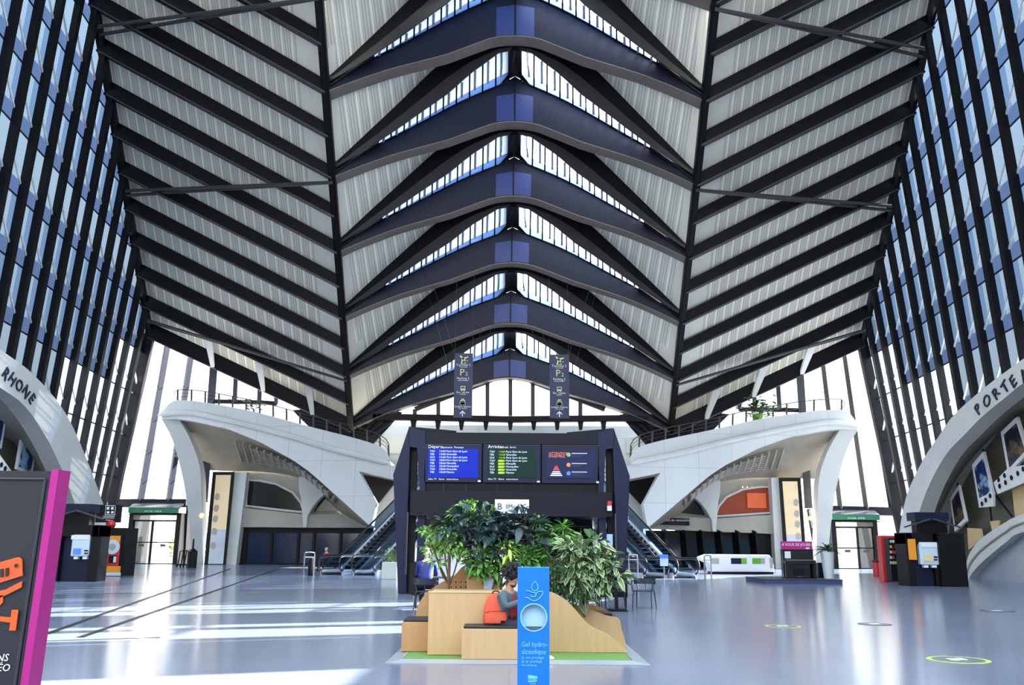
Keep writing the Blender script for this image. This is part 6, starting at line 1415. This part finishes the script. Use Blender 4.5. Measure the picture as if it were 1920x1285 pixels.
p = fl3(1, 1) if False else pb+V(.2, 1.0, 0); t = thing('cafe_table', 'small grey table in front of the person in blue, behind the planter', 'table', p); MB().bx(p.x-.4, p.x+.4, p.y-.4, p.y+.4, .72, .75).build('tabletop', M['steelg'], t); MB().bx(p.x-.04, p.x+.04, p.y-.04, p.y+.04, .03, .72).build('pedestal', M['black'], t); MB().bx(p.x-.25, p.x+.25, p.y-.25, p.y+.25, 0, .03).build('foot', M['black'], t)
p = pb+V(-.28, .3, 0); t = thing('coat_stand', 'dark coat hanging over a black stand beside the person in blue', 'coat stand', p); MB().tube([p, p+V(0, 0, 1.15)], .02, 8).build('pole', M['black'], t); m = MB(); m.slab([p+V(-.16, 0, 1.1), p+V(0, -.08, 1.15), p+V(.16, 0, 1.1)], [p+V(-.17, 0, .35), p+V(0, -.1, .3), p+V(.17, 0, .35)], (0, .12, 0)); m.build('coat', M['black'], t, True)
# person behind the back box: only dark hair shows
pd = V(PY(890, 1070, 15.9).x, 15.95, 0); person('person with dark hair sitting behind the plywood back box, only the hair showing', pd, math.radians(15), SK['light'], mat('charcoal_top', (30, 30, 36), .8), DN, blk, 'short', lean=.0, seat=.42, s=.93)
tag(MB().bx(pd.x-.3, pd.x+.3, pd.y-.25, pd.y+.2, .04, .42).build('plywood_stool', M['ply2'], bevel=.01), 'plywood seat block under the dark-haired person behind the planter', 'stool')
pe = fl3(612, 1070); person('person with white hair and red top seated near the foot of the left escalators', pe, math.radians(150), SK['light'], mat('red_top', (170, 34, 40), .8), DN, gry, 'short', seat=.45, s=1.0)
t = thing('bench', 'low black bench under the person in red by the left escalators', 'bench', pe); MB().bx(pe.x-.6, pe.x+.6, pe.y-.2, pe.y+.25, .4, .45).build('seat', M['black'], t)
for q in (-.5, .5): MB().bx(pe.x+q-.03, pe.x+q+.03, pe.y-.18, pe.y+.22, 0, .4).build('leg', M['black'], t)
# backpack on the bench
BO = mat('orange_fabric', (200, 78, 50), .8, 0, .1, 12, .1); bx_ = PY(929, 1172, Bx[2]+.28); zb4 = Bx[3]+.036; yb_ = Bx[2]+.2
t = thing('backpack', 'orange-red backpack standing on the black bench cushion', 'backpack', V(bx_.x, yb_, zb4)); hw = .178
def bagring(z, w_, d0, d1):
    L = []
    for i in range(20):
        a_ = 2*math.pi*i/20; c_, s2 = math.cos(a_), math.sin(a_); e = .55
        L.append(V(math.copysign(abs(c_)**e, c_)*w_, (d0+d1)/2+math.copysign(abs(s2)**e, s2)*(d1-d0)/2, z))
    return L
rings = [bagring(z, w_, d0, d1) for z, w_, d0, d1 in ((0, .168, .02, .2), (.02, .18, .0, .22), (.12, .178, -.01, .22), (.24, .165, .01, .22), (.34, .135, .04, .2), (.4, .095, .07, .18), (.425, .04, .1, .15))]
vs = [q+V(bx_.x, yb_, zb4) for r_ in rings for q in r_]; fs = [(i*20+j, i*20+(j+1) % 20, (i+1)*20+(j+1) % 20, (i+1)*20+j) for i in range(6) for j in range(20)]+[tuple(range(19, -1, -1)), tuple(range(120, 140))]
MB().add(vs, fs).build('bag_body', BO, t, True)
o_ = V(bx_.x, yb_, zb4)
pk = [bagring(z, w_, d0, d1) for z, w_, d0, d1 in ((.015, .15, -.03, .08), (.03, .162, -.045, .08), (.15, .158, -.045, .08), (.185, .15, -.02, .08))]
vs = [q+o_ for r_ in pk for q in r_]; pko = MB().add(vs, [(i*20+j, i*20+(j+1) % 20, (i+1)*20+(j+1) % 20, (i+1)*20+j) for i in range(3) for j in range(20)]+[tuple(range(19, -1, -1)), tuple(range(60, 80))]).build('front_pocket', BO, t, True)
MB().tube([o_+V(-.15, -.03, .17), o_+V(-.08, -.05, .188), o_+V(.08, -.05, .192), o_+V(.15, -.03, .19)], .004, 5).build('zip', M['black'], pko); MB().bx(o_.x+.075, o_.x+.135, o_.y-.052, o_.y-.046, o_.z+.035, o_.z+.065).build('brand_patch', M['black'], pko)
MB().tube(smooth_curve([o_+V(-.05, .12, .42), o_+V(-.03, .12, .455), o_+V(.03, .12, .455), o_+V(.05, .12, .42)], 4), .01, 6).build('grab_handle', M['black'], t, True)
for sx in (-1, 1): MB().tube(smooth_curve([o_+V(sx*.07, .2, .38), o_+V(sx*.12, .25, .3), o_+V(sx*.14, .24, .12), o_+V(sx*.15, .2, .03)], 4), .014, 6).build('shoulder_strap', M['black'], t, True)
